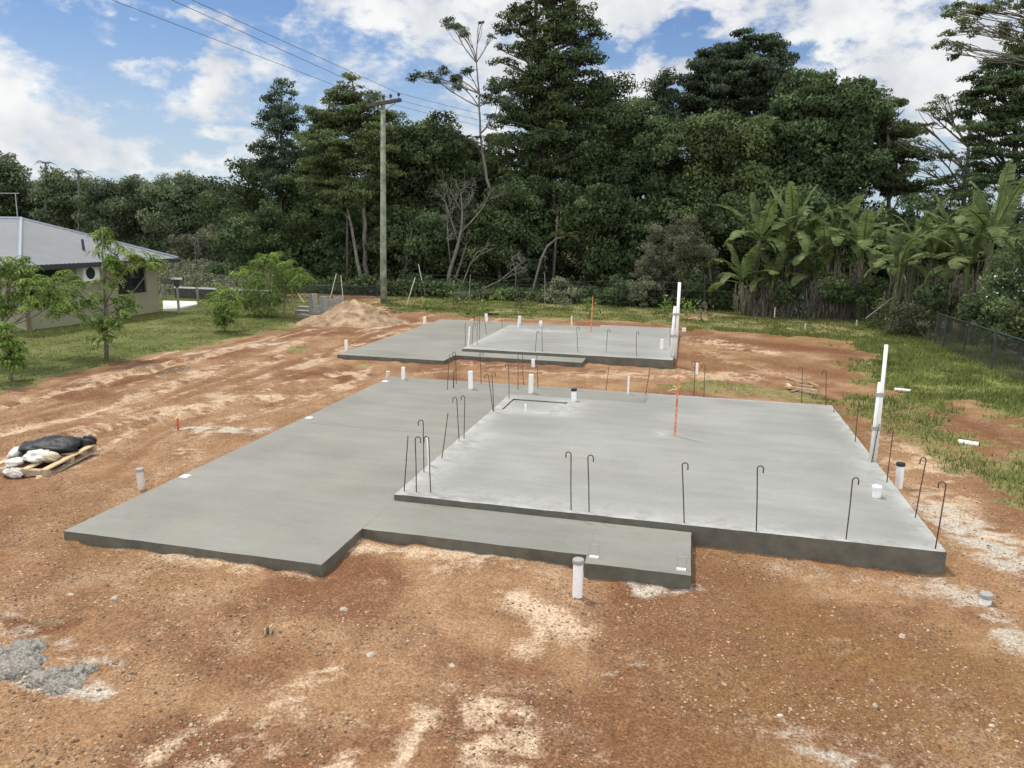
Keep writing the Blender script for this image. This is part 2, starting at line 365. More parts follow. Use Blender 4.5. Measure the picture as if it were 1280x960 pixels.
# flatten towards the slabs so nothing pokes through their edges
for rects in (((-7.11,-3.73,6.75,16.68),(-3.73,.18,7.7,16.6),(-3.73,3.01,8.78,16.26)), ((-9.84,-6.6,19.2,28.3),(-6.6,-2.86,20.15,28.2),(-6.6,-.4,20.9,28.1))):
    dd = np.minimum.reduce([np.maximum.reduce([rx0-gx, gx-rx1, ry0-gy, gy-ry1]) for rx0, rx1, ry0, ry1 in rects]); k = 1-sm(dd, 0., .5)
    inside = sm(-dd, .35, .6)
    gz = gz*(1-k)+(gh0(gx, gy)-.005+(fbm(gx, gy, 4, 4, 71)-.42)*.1)*k
    gz = np.where(dd < -.35, -.12, gz)
# gentle fall behind the fence and up-slope of distant land
gz = gz+sm(gy, 42, 60)*-.3
ix_, iy_ = len(xs), len(ys)
idx = np.arange(ix_*iy_).reshape(iy_, ix_)
F = np.stack([idx[:-1, :-1].ravel(), idx[:-1, 1:].ravel(), idx[1:, 1:].ravel(), idx[1:, :-1].ravel()], 1)
def ground_mat():
    m = bpy.data.materials.new('dirt_and_grass_ground'); m.use_nodes = True; nt = m.node_tree; n = nt.nodes; l = nt.links
    b = n['Principled BSDF']; b.inputs['Roughness'].default_value = .95; b.inputs['Specular IOR Level'].default_value = .1
    geo = n.new('ShaderNodeNewGeometry'); P = geo.outputs['Position']
    def noise(sc, det=5, ro=.6, vec=None):
        z = n.new('ShaderNodeTexNoise'); z.inputs['Scale'].default_value = sc; z.inputs['Detail'].default_value = det; z.inputs['Roughness'].default_value = ro
        l.new(vec or P, z.inputs['Vector']); return z.outputs['Fac']
    def ramp(x, *e):
        r = n.new('ShaderNodeValToRGB'); el = r.color_ramp.elements
        while len(el) < len(e): el.new(.5)
        for i, (p, c) in enumerate(e): el[i].position = p; el[i].color = (*(c if hasattr(c, '__len__') else (c, c, c)), 1)
        l.new(x, r.inputs['Fac']); return r.outputs['Color']
    def mix(f, a, c, mode='MIX'):
        q = n.new('ShaderNodeMix'); q.data_type = 'RGBA'; q.blend_type = mode
        for s_, v in (('Factor', f), ('A', a), ('B', c)):
            if isinstance(v, (int, float)): q.inputs[s_].default_value = v
            elif isinstance(v, tuple): q.inputs[s_].default_value = (*v, 1)
            else: l.new(v, q.inputs[s_])
        return q.outputs['Result']
    def math_(op, a, c):
        q = n.new('ShaderNodeMath'); q.operation = op; q.use_clamp = True
        for i, v in ((0, a), (1, c)):
            if isinstance(v, (int, float)): q.inputs[i].default_value = v
            else: l.new(v, q.inputs[i])
        return q.outputs[0]
    A1 = n.new('ShaderNodeAttribute'); A1.attribute_name = 'm1'; s1 = n.new('ShaderNodeSeparateColor'); l.new(A1.outputs['Color'], s1.inputs[0])
    A2 = n.new('ShaderNodeAttribute'); A2.attribute_name = 'm2'; s2 = n.new('ShaderNodeSeparateColor'); l.new(A2.outputs['Color'], s2.inputs[0])
    n1 = noise(1.1, 7); n2 = noise(9, 6, .65); n3 = noise(38, 4, .7); n4 = noise(95, 2, .6)
    def edge(mask, nz, w=.35):   # sharpen a soft mask with fine noise
        a = math_('MULTIPLY', nz, 1.); 
        q = n.new('ShaderNodeMapRange'); q.interpolation_type = 'SMOOTHSTEP'
        d = n.new('ShaderNodeMath'); d.operation = 'SUBTRACT'; l.new(mask, d.inputs[0]); 
        iv = n.new('ShaderNodeMath'); iv.operation = 'SUBTRACT'; iv.inputs[0].default_value = 1.0; l.new(nz, iv.inputs[1]); l.new(iv.outputs[0], d.inputs[1])
        l.new(d.outputs[0], q.inputs['Value']); q.inputs['From Min'].default_value = -w; q.inputs['From Max'].default_value = w; return q.outputs['Result']
    dirt = ramp(n1, (.3, (.2,.107,.054)), (.5, (.28,.163,.086)), (.7, (.352,.228,.133)))
    dirt = mix(math_('MULTIPLY', s2.outputs[0], 1.), dirt, (.15,.066,.033))
    dirt = mix(math_('MULTIPLY', s2.outputs[1], .8), dirt, (.2,.115,.045))
    n23 = mix(.45, n2, n3)
    dirt = mix(edge(s1.outputs[1], n23, .34), dirt, (.5,.365,.245))
    dirt = mix(edge(s1.outputs[2], n23, .34), dirt, (.42,.37,.3))
    sp = ramp(n2, (.28, .8), (.5, 1.), (.72, 1.16)); dirt = mix(1., dirt, sp, 'MULTIPLY')
    sp2 = ramp(n3, (.3, .5), (.5, 1.), (.68, 1.5)); dirt = mix(1., dirt, sp2, 'MULTIPLY')
    vo = n.new('ShaderNodeTexVoronoi'); vo.inputs['Scale'].default_value = 48; l.new(P, vo.inputs['Vector'])
    peb = ramp(vo.outputs['Distance'], (.0, 1.), (.2, 1.), (.26, 0.))
    vs = n.new('ShaderNodeSeparateColor'); l.new(vo.outputs['Color'], vs.inputs[0])
    pm = math_('MULTIPLY', peb, ramp(vs.outputs[0], (.7, 0.), (.74, 1.)))
    dirt = mix(math_('MULTIPLY', pm, .6), dirt, (.47,.35,.245))
    # grass / thatch
    mg = n.new('ShaderNodeMapping'); l.new(P, mg.inputs['Vector'])
    g1 = noise(.45, 6); g2 = noise(6, 6, .7)
    lawn = ramp(g1, (.32, (.088,.105,.034)), (.5, (.125,.14,.045)), (.68, (.19,.18,.075)))
    gsp = ramp(g2, (.3, .6), (.5, 1.), (.72, 1.35)); lawn = mix(1., lawn, gsp, 'MULTIPLY')
    bk = ramp(g1, (.34, (.15,.16,.05)), (.52, (.2,.19,.075)), (.66, (.27,.215,.11))); bk = mix(1., bk, gsp, 'MULTIPLY')
    gr = mix(s2.outputs[2], bk, lawn)
    gr = mix(A2.outputs['Alpha'], gr, mix(1., ramp(g1, (.35, (.125,.155,.04)), (.65, (.21,.225,.075))), gsp, 'MULTIPLY'))
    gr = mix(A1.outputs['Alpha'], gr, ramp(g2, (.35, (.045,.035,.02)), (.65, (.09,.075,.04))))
    fin = mix(edge(s1.outputs[0], g2, .22), dirt, gr)
    l.new(fin, b.inputs['Base Color'])
    # forest floor beyond the fence
    bp = n.new('ShaderNodeBump'); bp.inputs['Strength'].default_value = .9; bp.inputs['Distance'].default_value = .02
    hh = mix(.45, n2, n3); hh = mix(.3, hh, peb); l.new(hh, bp.inputs['Height']); l.new(bp.outputs['Normal'], b.inputs['Normal'])
    return m
gr = npmesh('ground', np.stack([gx, gy, gz], 1), F, ground_mat(), smooth=True); tag(gr, kind='structure')
def colattr(me, name, a, b, c, dd_=None):
    at_ = me.attributes.new(name, 'FLOAT_COLOR', 'POINT'); arr = np.stack([a, b, c, np.ones_like(a) if dd_ is None else dd_], 1).astype(np.float32)
    at_.data.foreach_set('color', arr.ravel())
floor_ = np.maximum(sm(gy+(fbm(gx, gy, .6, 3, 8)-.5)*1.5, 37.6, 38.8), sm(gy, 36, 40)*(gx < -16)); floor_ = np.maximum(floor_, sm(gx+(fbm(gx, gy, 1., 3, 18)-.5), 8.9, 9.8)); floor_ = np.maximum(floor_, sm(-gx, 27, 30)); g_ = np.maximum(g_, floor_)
colattr(gr.data, 'm1', g_, pale, grey, floor_); fresh_ = sm(poly_sd(gx, gy, pts([(1075,428),(1290,440),(1290,520),(1215,500),(1150,492),(1095,478)]))+(fbm(gx, gy, .7, 3, 45)-.5)*3, -1, 1.2)
colattr(gr.data, 'm2', red, och, lawn_, fresh_)
_gxs, _gys, _GZ = xs, ys, gz.reshape(iy_, ix_)
def gzat(x, y):
    x = np.asarray(x, float); y = np.asarray(y, float)
    i = np.clip(np.searchsorted(_gxs, x)-1, 0, ix_-2); j = np.clip(np.searchsorted(_gys, y)-1, 0, iy_-2)
    u = (x-_gxs[i])/(_gxs[i+1]-_gxs[i]); v = (y-_gys[j])/(_gys[j+1]-_gys[j])
    return (_GZ[j, i]*(1-u)+_GZ[j, i+1]*u)*(1-v)+(_GZ[j+1, i]*(1-u)+_GZ[j+1, i+1]*u)*v

rng = np.random.default_rng(5)
# gravel : small pebbles pressed into the dirt
def pebbles(n_, name, label, szlo, szhi, matl, ymax, seed):
    r = np.random.default_rng(seed)
    u = r.random(n_*3); Yp = 3.2+(ymax-3.2)*u**1.7; Xp = (r.random(n_*3)*2-1)*(2.5+Yp*.85)-Yp*.22
    g, _, _ = masks(Xp, Yp)
    dens = fbm(Xp, Yp, 1.2, 4, 91)
    ok = (g < .35) & (dens > .4+.12*r.random(n_*3))
    for rx0, rx1, ry0, ry1 in ((-7.15,3.05,8.75,16.75),(-7.15,.22,7.5,9),(-7.15,-3.7,6.7,9),(-9.9,-.38,19.1,28.4)):
        ok &= ~((Xp > rx0) & (Xp < rx1) & (Yp > ry0) & (Yp < ry1))
    Xp = Xp[ok][:n_]; Yp = Yp[ok][:n_]; k = len(Xp)
    sz = szlo+(szhi-szlo)*r.random(k)**3.5
    Zp = gzat(Xp, Yp)+sz*.1
    base = np.array([[1,0,0],[0,1,0],[-1,0,0],[0,-1,0],[.2,.1,.75],[0,0,-.6],[.6,.6,.35],[-.6,.5,.3],[-.55,-.6,.35],[.6,-.55,.3]])
    fc = np.array([[0,6,4],[6,1,4],[1,7,4],[7,2,4],[2,8,4],[8,3,4],[3,9,4],[9,0,4],[0,1,6],[1,2,7],[2,3,8],[3,0,9]])
    ang = r.random(k)*6.28; ca, sa = np.cos(ang), np.sin(ang)
    jit = 1+(r.random((k, 10, 3))-.5)*.5
    V = base[None]*jit*sz[:, None, None]*np.stack([1+.0*sz, .7+.3*r.random(k), .7+.2*r.random(k)], 1)[:, None, :]
    X2 = V[..., 0]*ca[:, None]-V[..., 1]*sa[:, None]; Y2 = V[..., 0]*sa[:, None]+V[..., 1]*ca[:, None]
    V = np.stack([X2+Xp[:, None], Y2+Yp[:, None], V[..., 2]+Zp[:, None]], 2).reshape(-1, 3)
    Fp = (fc[None]+(np.arange(k)*10)[:, None, None]).reshape(-1, 3)
    o = npmesh(name, V, Fp, matl, tint=np.repeat(r.random(k), 10)); tag(o, label, 'gravel', kind='stuff')
M['gravel'] = mat('loose_gravel', (.24,.15,.09), .95, .1, .2, 3, col2=(.3,.21,.14), tintv=True)
pebbles(60000, 'gravel', 'fine loose pale gravel scattered over the red dirt', .003, .019, M['gravel'], 18, 1)

# ------------------------------------------------------------------ grass blades
def blades(name, label, n_, region, hlo, hhi, seed, wl=.012):
    r = np.random.default_rng(seed); x0, x1, y0, y1 = region
    X = x0+(x1-x0)*r.random(n_*4); Y = y0+(y1-y0)*r.random(n_*4)
    g, lw, bk = masks(X, Y)
    cl = fbm(X, Y, 1.5, 4, 77)
    ok = (g > .35+.4*r.random(len(g)))
    pxy = (X > -30) & (cl+.35*r.random(len(g)) > .55)
    ok &= pxy
    X = X[ok][:n_]; Y = Y[ok][:n_]; cl = cl[ok][:n_]; k = len(X)
    Z = gzat(X, Y)-.01; h = (hlo+(hhi-hlo)*r.random(k)**2)*(.5+1.1*cl)*np.where((X < 2.9) & (Y < 22) & (X > -2), .3, 1.); a = r.random(k)*6.28; ln = (r.random((k, 2))-.5)*h[:, None]*1.2
    w = wl*(1+Y/18)
    dx = np.cos(a)*w; dy = np.sin(a)*w
    V = np.stack([np.stack([X-dx, Y-dy, Z], 1), np.stack([X+dx, Y+dy, Z], 1), np.stack([X+ln[:, 0], Y+ln[:, 1], Z+h], 1)], 1).reshape(-1, 3)
    Fp = np.arange(3*k).reshape(-1, 3)
    o = npmesh(name, V, Fp, M['grass_fresh' if name == 'verge_grass' else 'grass'], tint=np.repeat(r.random(k), 3)); tag(o, label, 'grass', kind='stuff')
blades('lawn_grass', 'short mown lawn grass beside the olive house', 110000, (-30,-9,12,36), .02, .06, 11, .007)
blades('rough_grass', 'rough green grass along the back fence', 60000, (-16,10,28,38.5), .03, .1, 12, .007)
blades('verge_grass', 'longer green grass beside the green mesh fence', 130000, (-1.2,10.5,8,31), .02, .14, 13, .006)

# ------------------------------------------------------------------ slabs
ALLR = [(-7.11,-3.73,6.75,16.68,.2),(-3.73,-.79,15.25,16.68,.2),(-3.73,-.97,7.775,8.78,.2),(-.97,.18,7.57,8.78,.2),(-9.84,-6.6,19.2,28.3,.2),(-6.6,-3.3,26.9,28.2,.2),(-6.6,-2.86,20.15,20.9,.2)]
def slab(name, polys, matl, parent, edge_pts=None, step=.14):
    """each poly is an axis-aligned rect (x0,x1,y0,y1,z0,z1); top is a fine grid carrying the 'edge' attribute"""
    mb = MB(); E_ = []
    for (x0, x1, y0, y1, z0, z1) in polys:
        nx = max(2, int((x1-x0)/step)); ny = max(2, int((y1-y0)/step)); o = len(mb.v)
        e = .008
        xsx = [x0, x0+e]+list(np.linspace(x0, x1, nx)[1:-1])+[x1-e, x1]; ysy = [y0, y0+e]+list(np.linspace(y0, y1, ny)[1:-1])+[y1-e, y1]
        for j, yy in enumerate(ysy):
            for i, xx in enumerate(xsx):
                edge = (i in (0, len(xsx)-1)) or (j in (0, len(ysy)-1))
                if edge:
                    oth = [q[:4] for q in ALLR if abs(q[4]-z1) < .01]+[q[:4] for q in polys if abs(q[5]-z1) < .01]
                    if sum(q[0]-.01 <= xx <= q[1]+.01 and q[2]-.01 <= yy <= q[3]+.01 and (abs(q[0]-x0)+abs(q[2]-y0) > .02) for q in oth): edge = False
                jz = .007*float(vnoise(np.array([xx*3.+yy*5]), np.array([yy*3.-xx*2]), 3)[0]) if edge else 0
                mb.v.append((xx+(R_.uniform(-.004, .004) if edge else 0), yy+(R_.uniform(-.004, .004) if edge else 0), z1-jz))
        w = len(xsx)
        for j in range(len(ysy)-1):
            for i in range(w-1):
                a = o+j*w+i; mb.f.append((a, a+1, a+1+w, a+w)); mb.mi.append(0)
        # walls
        def wall(idx, outx=0, outy=0):
            top = idx; b0 = len(mb.v)
            for t in top: p = mb.v[t]; mb.v.append((p[0], p[1], z0))
            for q in range(len(top)-1): mb.f.append((top[q], b0+q, b0+q+1, top[q+1])); mb.mi.append(0)
        hN = len(ysy)
        wall([o+i for i in range(w)]); wall([o+(hN-1)*w+i for i in range(w)][::-1]); wall([o+j*w for j in range(hN)][::-1]); wall([o+j*w+w-1 for j in range(hN)])
    ob = mb.build(name, matl, parent)
    V = np.array(mb.v)
    ed = np.zeros(len(V))
    for (ax, ay, bx, by, wd, k) in (edge_pts or []):
        ed = np.maximum(ed, k*np.exp(-(seg_d(V[:, 0], V[:, 1], (ax, ay), (bx, by))/wd)**2))
    a = ob.data.attributes.new('edge', 'FLOAT', 'POINT'); a.data.foreach_set('value', ed.astype(np.float32))
    return ob
ZG, ZH = .20, .285
t = thing('concrete_slab', (-2.05, 11.7, 0), 'nearer stepped concrete house slab with raised pale right part', 'slab')
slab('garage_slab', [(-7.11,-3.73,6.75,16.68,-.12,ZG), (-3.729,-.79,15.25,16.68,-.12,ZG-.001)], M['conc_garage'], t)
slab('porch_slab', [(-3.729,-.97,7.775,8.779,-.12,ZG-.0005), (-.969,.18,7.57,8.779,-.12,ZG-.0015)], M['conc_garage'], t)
for jy in (12.05, 13.35):
    MB().box((-7.1, jy-.004, ZG-.004), (-3.74, jy+.004, ZG+.0012)).build('joint', mat('dark_joint_line', (.15,.15,.13), .9), t)  # thin dark strips for the construction joints
hx0, hx1, hy0, hy1 = -3.73, 3.01, 8.78, 16.26
# shower recess rectangle
sx0, sx1, sy0, sy1 = -3.55, -2.38, 13.85, 14.85
eds = [(hx0,hy0,hx1,hy0,.14,1.),(hx0,hy0,hx0,sy1,.22,1.),(hx1,hy0,hx1,hy1,.16,1.),(-.7,hy1,hx1,hy1,.1,.7),(-3.3,9.1,.2,8.95,.22,.5),(-3.6,9,-3.4,12,.3,.6),(.2,8.9,1.2,8.9,.3,.5),
       (sx0,sy0,sx1,sy0,.3,.9),(sx1,sy0,sx1,sy1,.35,.9),(sx0-.1,sy0-.1,sx0-.1,sy1,.2,1.),(2.75,10.8,2.9,12.4,.3,.6),(-.3,12.9,-.35,13,.2,.8)]
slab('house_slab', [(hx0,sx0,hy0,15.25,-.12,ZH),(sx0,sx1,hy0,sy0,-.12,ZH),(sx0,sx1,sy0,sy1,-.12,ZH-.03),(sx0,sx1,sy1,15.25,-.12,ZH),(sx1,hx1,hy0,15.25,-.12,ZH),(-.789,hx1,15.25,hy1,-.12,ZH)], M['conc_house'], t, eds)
t = thing('concrete_slab', (-5.1, 23.7, 0), 'farther fresh concrete house slab in front of the back grass strip', 'slab')
slab('garage_slab', [(-9.84,-6.6,19.2,28.3,-.12,ZG),(-6.599,-3.3,26.9,28.2,-.12,ZG-.001)], M['conc_garage'], t, None, .2)
slab('porch_slab', [(-6.599,-2.86,20.15,20.899,-.12,ZG-.0005)], M['conc_garage'], t, None, .2)
fx0, fx1, fy0, fy1 = -6.6, -.4, 20.9, 28.1
slab('house_slab', [(fx0,fx1,fy0,26.9,-.12,ZH),(-3.299,fx1,26.9,fy1,-.12,ZH)], M['conc_house'], t, [(fx0,fy0,fx1,fy0,.2,.8),(fx0,fy0,fx0,26.9,.3,1.),(fx1,fy0,fx1,fy1,.3,.8),(-5.8,25.6,-4.3,25.7,.4,.9)], .2)
# formwork lip line around the base of the near slab (thin concrete fin)
# ------------------------------------------------------------------ steel starter bars
def bar(base, top, z, label, hook=0, r=.0075, name='rebar', m='steel', group=None, cat='starter bar', Ytop=None):
    b = G(*base, z); b[2] -= .03; tp = at(top[0], top[1], (Ytop if Ytop else b[1]))
    pl = [b, b+(tp-b)*.5+np.array([R_.uniform(-.004, .004), 0, 0])]
    if hook:
        hr = .035; n_ = 7; c0 = tp-np.array([0, 0, hr])
        pl.append(c0)
        yh = R_.uniform(-.3, .3)
        for k in range(1, n_+1):
            a = math.pi*k/n_; pl.append(c0+np.array([hook*hr*(1-math.cos(a)), yh*hr*(1-math.cos(a)), hr*math.sin(a)]))
        pl.append(pl[-1]+np.array([0, 0, -.05]))
    else: pl.append(tp)
    mb = MB(); mb.tube(pl, r, 7); o = mb.build(name, M[m], origin=b, smooth=True)
    return tag(o, label, cat, group)
gb = 'steel starter bars standing in the slabs'
B = lambda *a, **k: bar(*a, group=gb, **k)
fr = 'hooked steel bar on the near raised slab front edge, '
B((714,637.5),(714,565.5),ZH,fr+'left of the close pair',-1)
B((736.5,639.5),(735,568.5),ZH,fr+'right of the close pair',1)
B((855.5,653.5),(853,578),ZH,fr+'just above the porch end',1)
B((945.5,664),(947,582),ZH,fr+'third from the right corner',1)
B((1057.5,674),(1066,597),ZH,fr+'last before the corner bar',1)
B((1169,686),(1183,603),ZH,'hooked steel bar leaning outward at the near right corner of the near slab',-1)
rs = 'hooked steel bar, right edge of near slab, '
B((1144,647),(1158,572),ZH,rs+'next behind the corner bar',-1)
B((1108.5,603),(1117,536),ZH,rs+'just in front of the capped pipe',-1)
B((1089.5,578),(1099,530),ZH,'steel bar on the right edge touching the tall white meter conduits')
B((1069,552),(1074,498),ZH,rs+'next behind the white meter conduits',1)
B((1042,515),(1043,508),ZH,'very short steel stub at the far right corner of the near slab')
B((505,614),(510,545),ZH,'straight steel bar nearest the front left corner of the raised near slab')
B((520.5,615),(519,546),ZH,'hooked steel bar second from the raised front left corner',1)
B((538.5,615.5),(536,546),ZH,'steel bar third from the raised front left corner, hook to the left',-1)
B((530,590),(529,525),ZH,'hooked steel bar just behind the front left corner trio',-1)
B((552,573),(560,516),ZH,'lone leaning steel bar halfway along the left step of the near slab')
B((574,551),(571,497),ZH,'left bar of the upright hooked pair along the left step',-1)
B((580,548),(581,495),ZH,'right bar of the upright hooked pair along the left step',-1)
B((616.5,514),(610.5,468),ZH,'steel bar of the crossing pair by the step notch, the one leaning more',-1)
B((617.5,514),(615,465),ZH,'steel bar of the crossing pair by the step notch, the nearly upright one',1)
B((636.5,498),(635.5,455),ZH,'steel bar at the back left corner of the shower recess',-1)
B((559,487),(562,443),ZG,'leftmost thin steel bar at the back of the near garage slab')
B((567,485),(567.5,464),ZG,'short thick steel bar at the back of the near garage slab', r=.013)
B((570.5,480),(569.5,440),ZG,'hooked steel bar at the back garage edge beside the short thick one',-1)
B((601.5,480),(600,440),ZG,'hooked steel bar between the two white pipes at the back garage edge',1)
B((647.5,487),(647.5,443),ZG,'left bar of the back trio before the tall white pipe')
B((654.5,480),(653,440),ZG,'right bar of the back pair before the tall white pipe')
B((672.5,485),(671,443),ZG,'steel bar just right of the tall white pipe at the back')
B((757.5,487),(761.5,456),ZG,'leaning steel bar on the back edge behind the capped floor pipe')
B((807,493),(812.5,459),ZG,'leaning steel bar where the back edge steps down')
B((867.5,494),(869,451),ZH,'left hooked bar of the pair behind the orange stake',-1)
B((880,495),(881.5,455),ZH,'right hooked bar of the pair behind the orange stake',-1)
B((1002,504),(1003,459),ZH,'thin rusty bar on the back edge before the timber offcuts',-1)
B((1032.5,507),(1033,463),ZH,'thin rusty bar on the back edge nearest the far right corner',-1)
fb = 'thin steel bar on the farther slab, '
B((581.5,431.5),(581.5,403),ZH,fb+'leftmost at its front left corner')
B((590,431.5),(591.5,404),ZH,fb+'just right of the leaning white conduit',1)
B((596.5,431.5),(596.5,400),ZH,fb+'second right of the leaning white conduit',1)
B((599.5,423),(599.5,393),ZH,fb+'behind the front left cluster',-1)
B((608,417),(606,400),ZH,fb+'short one on its left step')
B((627.5,409),(627.5,385),ZH,fb+'at the notch of its recess',-1)
B((593,401),(593,379),ZH,fb+'dark one standing at its back edge', r=.012)
B((669,440),(671,414),ZH,fb+'left of the middle front pair',1)
B((678,439.5),(677.5,406),ZH,fb+'right of the middle front pair',-1)
B((722.5,440.5),(721,409),ZH,fb+'fourth along its front edge',1)
B((757.5,440.5),(759.5,412),ZH,fb+'fifth along its front edge',1)
B((795.5,445.5),(795.5,415),ZH,fb+'sixth along its front edge',1)
B((837.5,446),(837.5,410),ZH,fb+'at its front right corner')
# ------------------------------------------------------------------ pipes
def pipe(base, top, z, r, label, cap=None, m='pvc', Ytop=None, group='white plastic drain pipes'):
    b = G(*base, z); b[2] = z-.06; tp = at(top[0], top[1], b[1]); o = thing('drain_pipe', b, label, 'pipe', group)
    d = (tp-b)/np.linalg.norm(tp-b)
    MB().tube([b, b+(tp-b)*.985, tp, tp-d*.012], [r, r, r*.97, r*.8], 16).build('pipe_shaft', M[m], o, smooth=False)
    if cap:
        MB().tube([tp-d*r*.5, tp+d*r*.1, tp+d*r*.35, tp+d*r*.45], [r*1.16, r*1.18, r*1.1, r*.7], 16).build('end_cap', M[cap], o)
    return o
pipe((177.5,613),(174.5,587),.06,.05,'white capped pipe in the dirt beside the near garage edge','cap_grey','pvc_dirty')
pipe((721.5,747),(723,701),.02,.053,'tall white pipe with grey cap in front of the porch corner','cap_grey')
pipe((1123.5,608),(1126,580),.0,.055,'white pipe with dark rim cap in the dirt right of the slab','cap_dark')
pipe((1095.5,621),(1096.5,609),ZH,.055,'short fat white pipe stub standing on the raised near slab','white')
pipe((1231.5,755),(1233,744),.0,.055,'short white stub with grey cap in the dirt at far right','cap_grey')
pipe((504,474),(504,459),ZG,.045,'white pipe at the back left corner of the near garage slab')
pipe((484,474),(485,464),.08,.05,'short tilted cream pipe in the dirt off the near garage corner',m='pvc_dirty')
pipe((588.5,486),(588,464),ZG,.055,'white pipe standing alone on the back of the near garage slab')
pipe((663.5,491),(664,468),ZG,.055,'tall white pipe behind the shower recess')
pipe((666.5,461),(666.5,449),.02,.05,'white pipe in the dirt between the two slabs')
pipe((717.5,501),(717.5,487),ZH,.055,'white floor pipe with black cap right of the shower recess','cap_dark')
pipe((785,492.5),(786,470),ZG,.022,'slim white pipe on the near slab back edge')
pipe((657,514),(657,505),ZH-.03,.022,'tiny white pipe inside the shower recess')
pipe((871,467),(871.5,454),.02,.035,'slim white pipe in the dirt behind the orange stake')
pipe((433,438),(432.5,425),.08,.05,'white pipe in the dirt at the farther garage corner')
pipe((530.5,406.5),(531,396),.05,.06,'white pipe at the left edge of the farther garage slab')
pipe((608.5,402),(607.5,392),ZG,.06,'white pipe at the back edge of the farther slab, left one')
pipe((649,405),(649.5,395),ZG,.06,'white pipe behind the farther slab recess')
pipe((676,408.5),(676,401),ZH,.06,'white pipe on the farther slab right of its recess')
pipe((647.5,410),(648,401),ZH-.03,.025,'slim white pipe inside the farther slab recess')
pipe((827,436),(828,424),ZH,.055,'white pipe near the right end of the farther slab')
pipe((714.5,405),(714.5,395),ZG,.03,'slim white pipe at the back edge of the farther slab')
pipe((855,414.5),(855,410),.02,.08,'low white stub in the dirt behind the farther slab')
pipe((585,432),(587,408),ZH,.025,'thin white conduit leaning on the farther slab front corner')
pipe((536.5,581),(534,546),ZH,.017,'thin white conduit leaning beside the near front left bars')
# lying pipes
def lying(a, b, z, r, label):
    A = G(*a, z+r*.6); Bq = G(*b, z+r*.6); o = MB().tube([A, Bq], r, 12).build('pipe_offcut', M['pvc'], origin=(A+Bq)/2); tag(o, label, 'pipe', 'white plastic pipe offcuts')
lying((1118,486.5),(1138,488.5),.02,.035,'white pipe offcut lying on grass left of the mown strip')
lying((1198,552),(1223,556),.0,.05,'white pipe offcut lying on the brown dirt at the right')
lying((906,447.5),(1,1),.0,.001,'x') if False else None
# meter conduits
def conduits(base, bY, tops, z, label, w):
    b = G(*base, z); o = thing('meter_conduit', b, label, 'conduit')
    for k, (dx, tp) in enumerate(tops):
        p0 = b+np.array([dx, 0, -.05]); p1 = at(tp[0], tp[1], b[1]); 
        MB().tube([p0, p1], w, 10).build('tube', M['pvc'], o, smooth=True)
    p0 = b; 
    for f in (.42, .85):
        q0 = b+(at(tops[0][1][0], tops[0][1][1], b[1])-b)*f; q1 = b+np.array([tops[1][0],0,0])+(at(tops[1][1][0], tops[1][1][1], b[1])-b-np.array([tops[1][0],0,0]))*f*(np.linalg.norm(at(*tops[0][1], b[1])-b)/np.linalg.norm(at(*tops[1][1], b[1])-b))
        c = (q0+q1)/2; hw = abs(q1[0]-q0[0])/2+w*1.3
        MB().box(c-np.array([hw, w*1.35, .03]), c+np.array([hw, w*1.35, .03])).build('strap', M['galv'], o)
conduits((1088,576), 0, [(0, (1100,478)), (.07, (1108,431))], ZH, 'tall pair of white strapped conduits on the near slab right edge', .028)
conduits((838,446), 0, [(0, (844,383)), (.14, (849.5,353))], ZH, 'tall pair of white strapped conduits on the farther slab right end', .045)
# orange stake
b0 = G(843.5,545,ZH); tp = at(848.5,470,b0[1]); o = thing('marker_stake', b0, 'orange painted stake with frayed pink tape standing in the near slab', 'stake')
MB().tube([b0-[0,0,.02], b0+(tp-b0)*.5, tp], [.022,.02,.018], 6).build('stake', M['orange'], o)
for k in range(6):
    mb = MB(); a = R_.uniform(0, 6.28); p = b0+(tp-b0)*R_.uniform(.72, 1.02); L_ = R_.uniform(.06, .2)
    q = p+np.array([math.cos(a)*L_, math.sin(a)*L_*.5, R_.uniform(-.06, .1)]); w = .014
    mb.tube([p, (p+q)/2+[0,0,.02], q], [w*.4, w*.7, w*.3], 4); mb.build('tape', M['tape'], o)
def stake(base, top, z, r, label, m='wood_grey', cat='stake', name='stake', group=None, yo=0):
    b = G(*base, z); p = at(top[0], top[1], b[1]+yo); o = MB().tube([b-[0,0,.05], p], [r, r*.9], 6).build(name, M[m], origin=b); return tag(o, label, cat, group)
stake((222.5,540),(222,523),.06,.02,'short bright orange peg in the dirt left of the garage slab','pinkred', name='peg', cat='peg')
stake((738,425),(741,371),.02,.02,'tall orange stake beside the reddish sapling','orange')
stake((736,410),(733,398),.02,.03,'short orange stake next to the tall orange one','orange')
stake((412,375),(420.5,342),.02,.025,'pale leaning stake behind the mound, tilted right','pvc_dirty')
stake((429,374),(426,344),.02,.025,'pale leaning stake behind the mound, tilted left','pvc_dirty')
stake((507,384),(519,347),.02,.025,'pale pole leaning right, near the power pole','pvc_dirty')
stake((532,372),(523,330),.02,.025,'pale pole leaning left, near the power pole','pvc_dirty', yo=.2)
stake((382,380),(366,358),.02,.025,'pale brace leaning beside the bushy young tree','pvc_dirty')
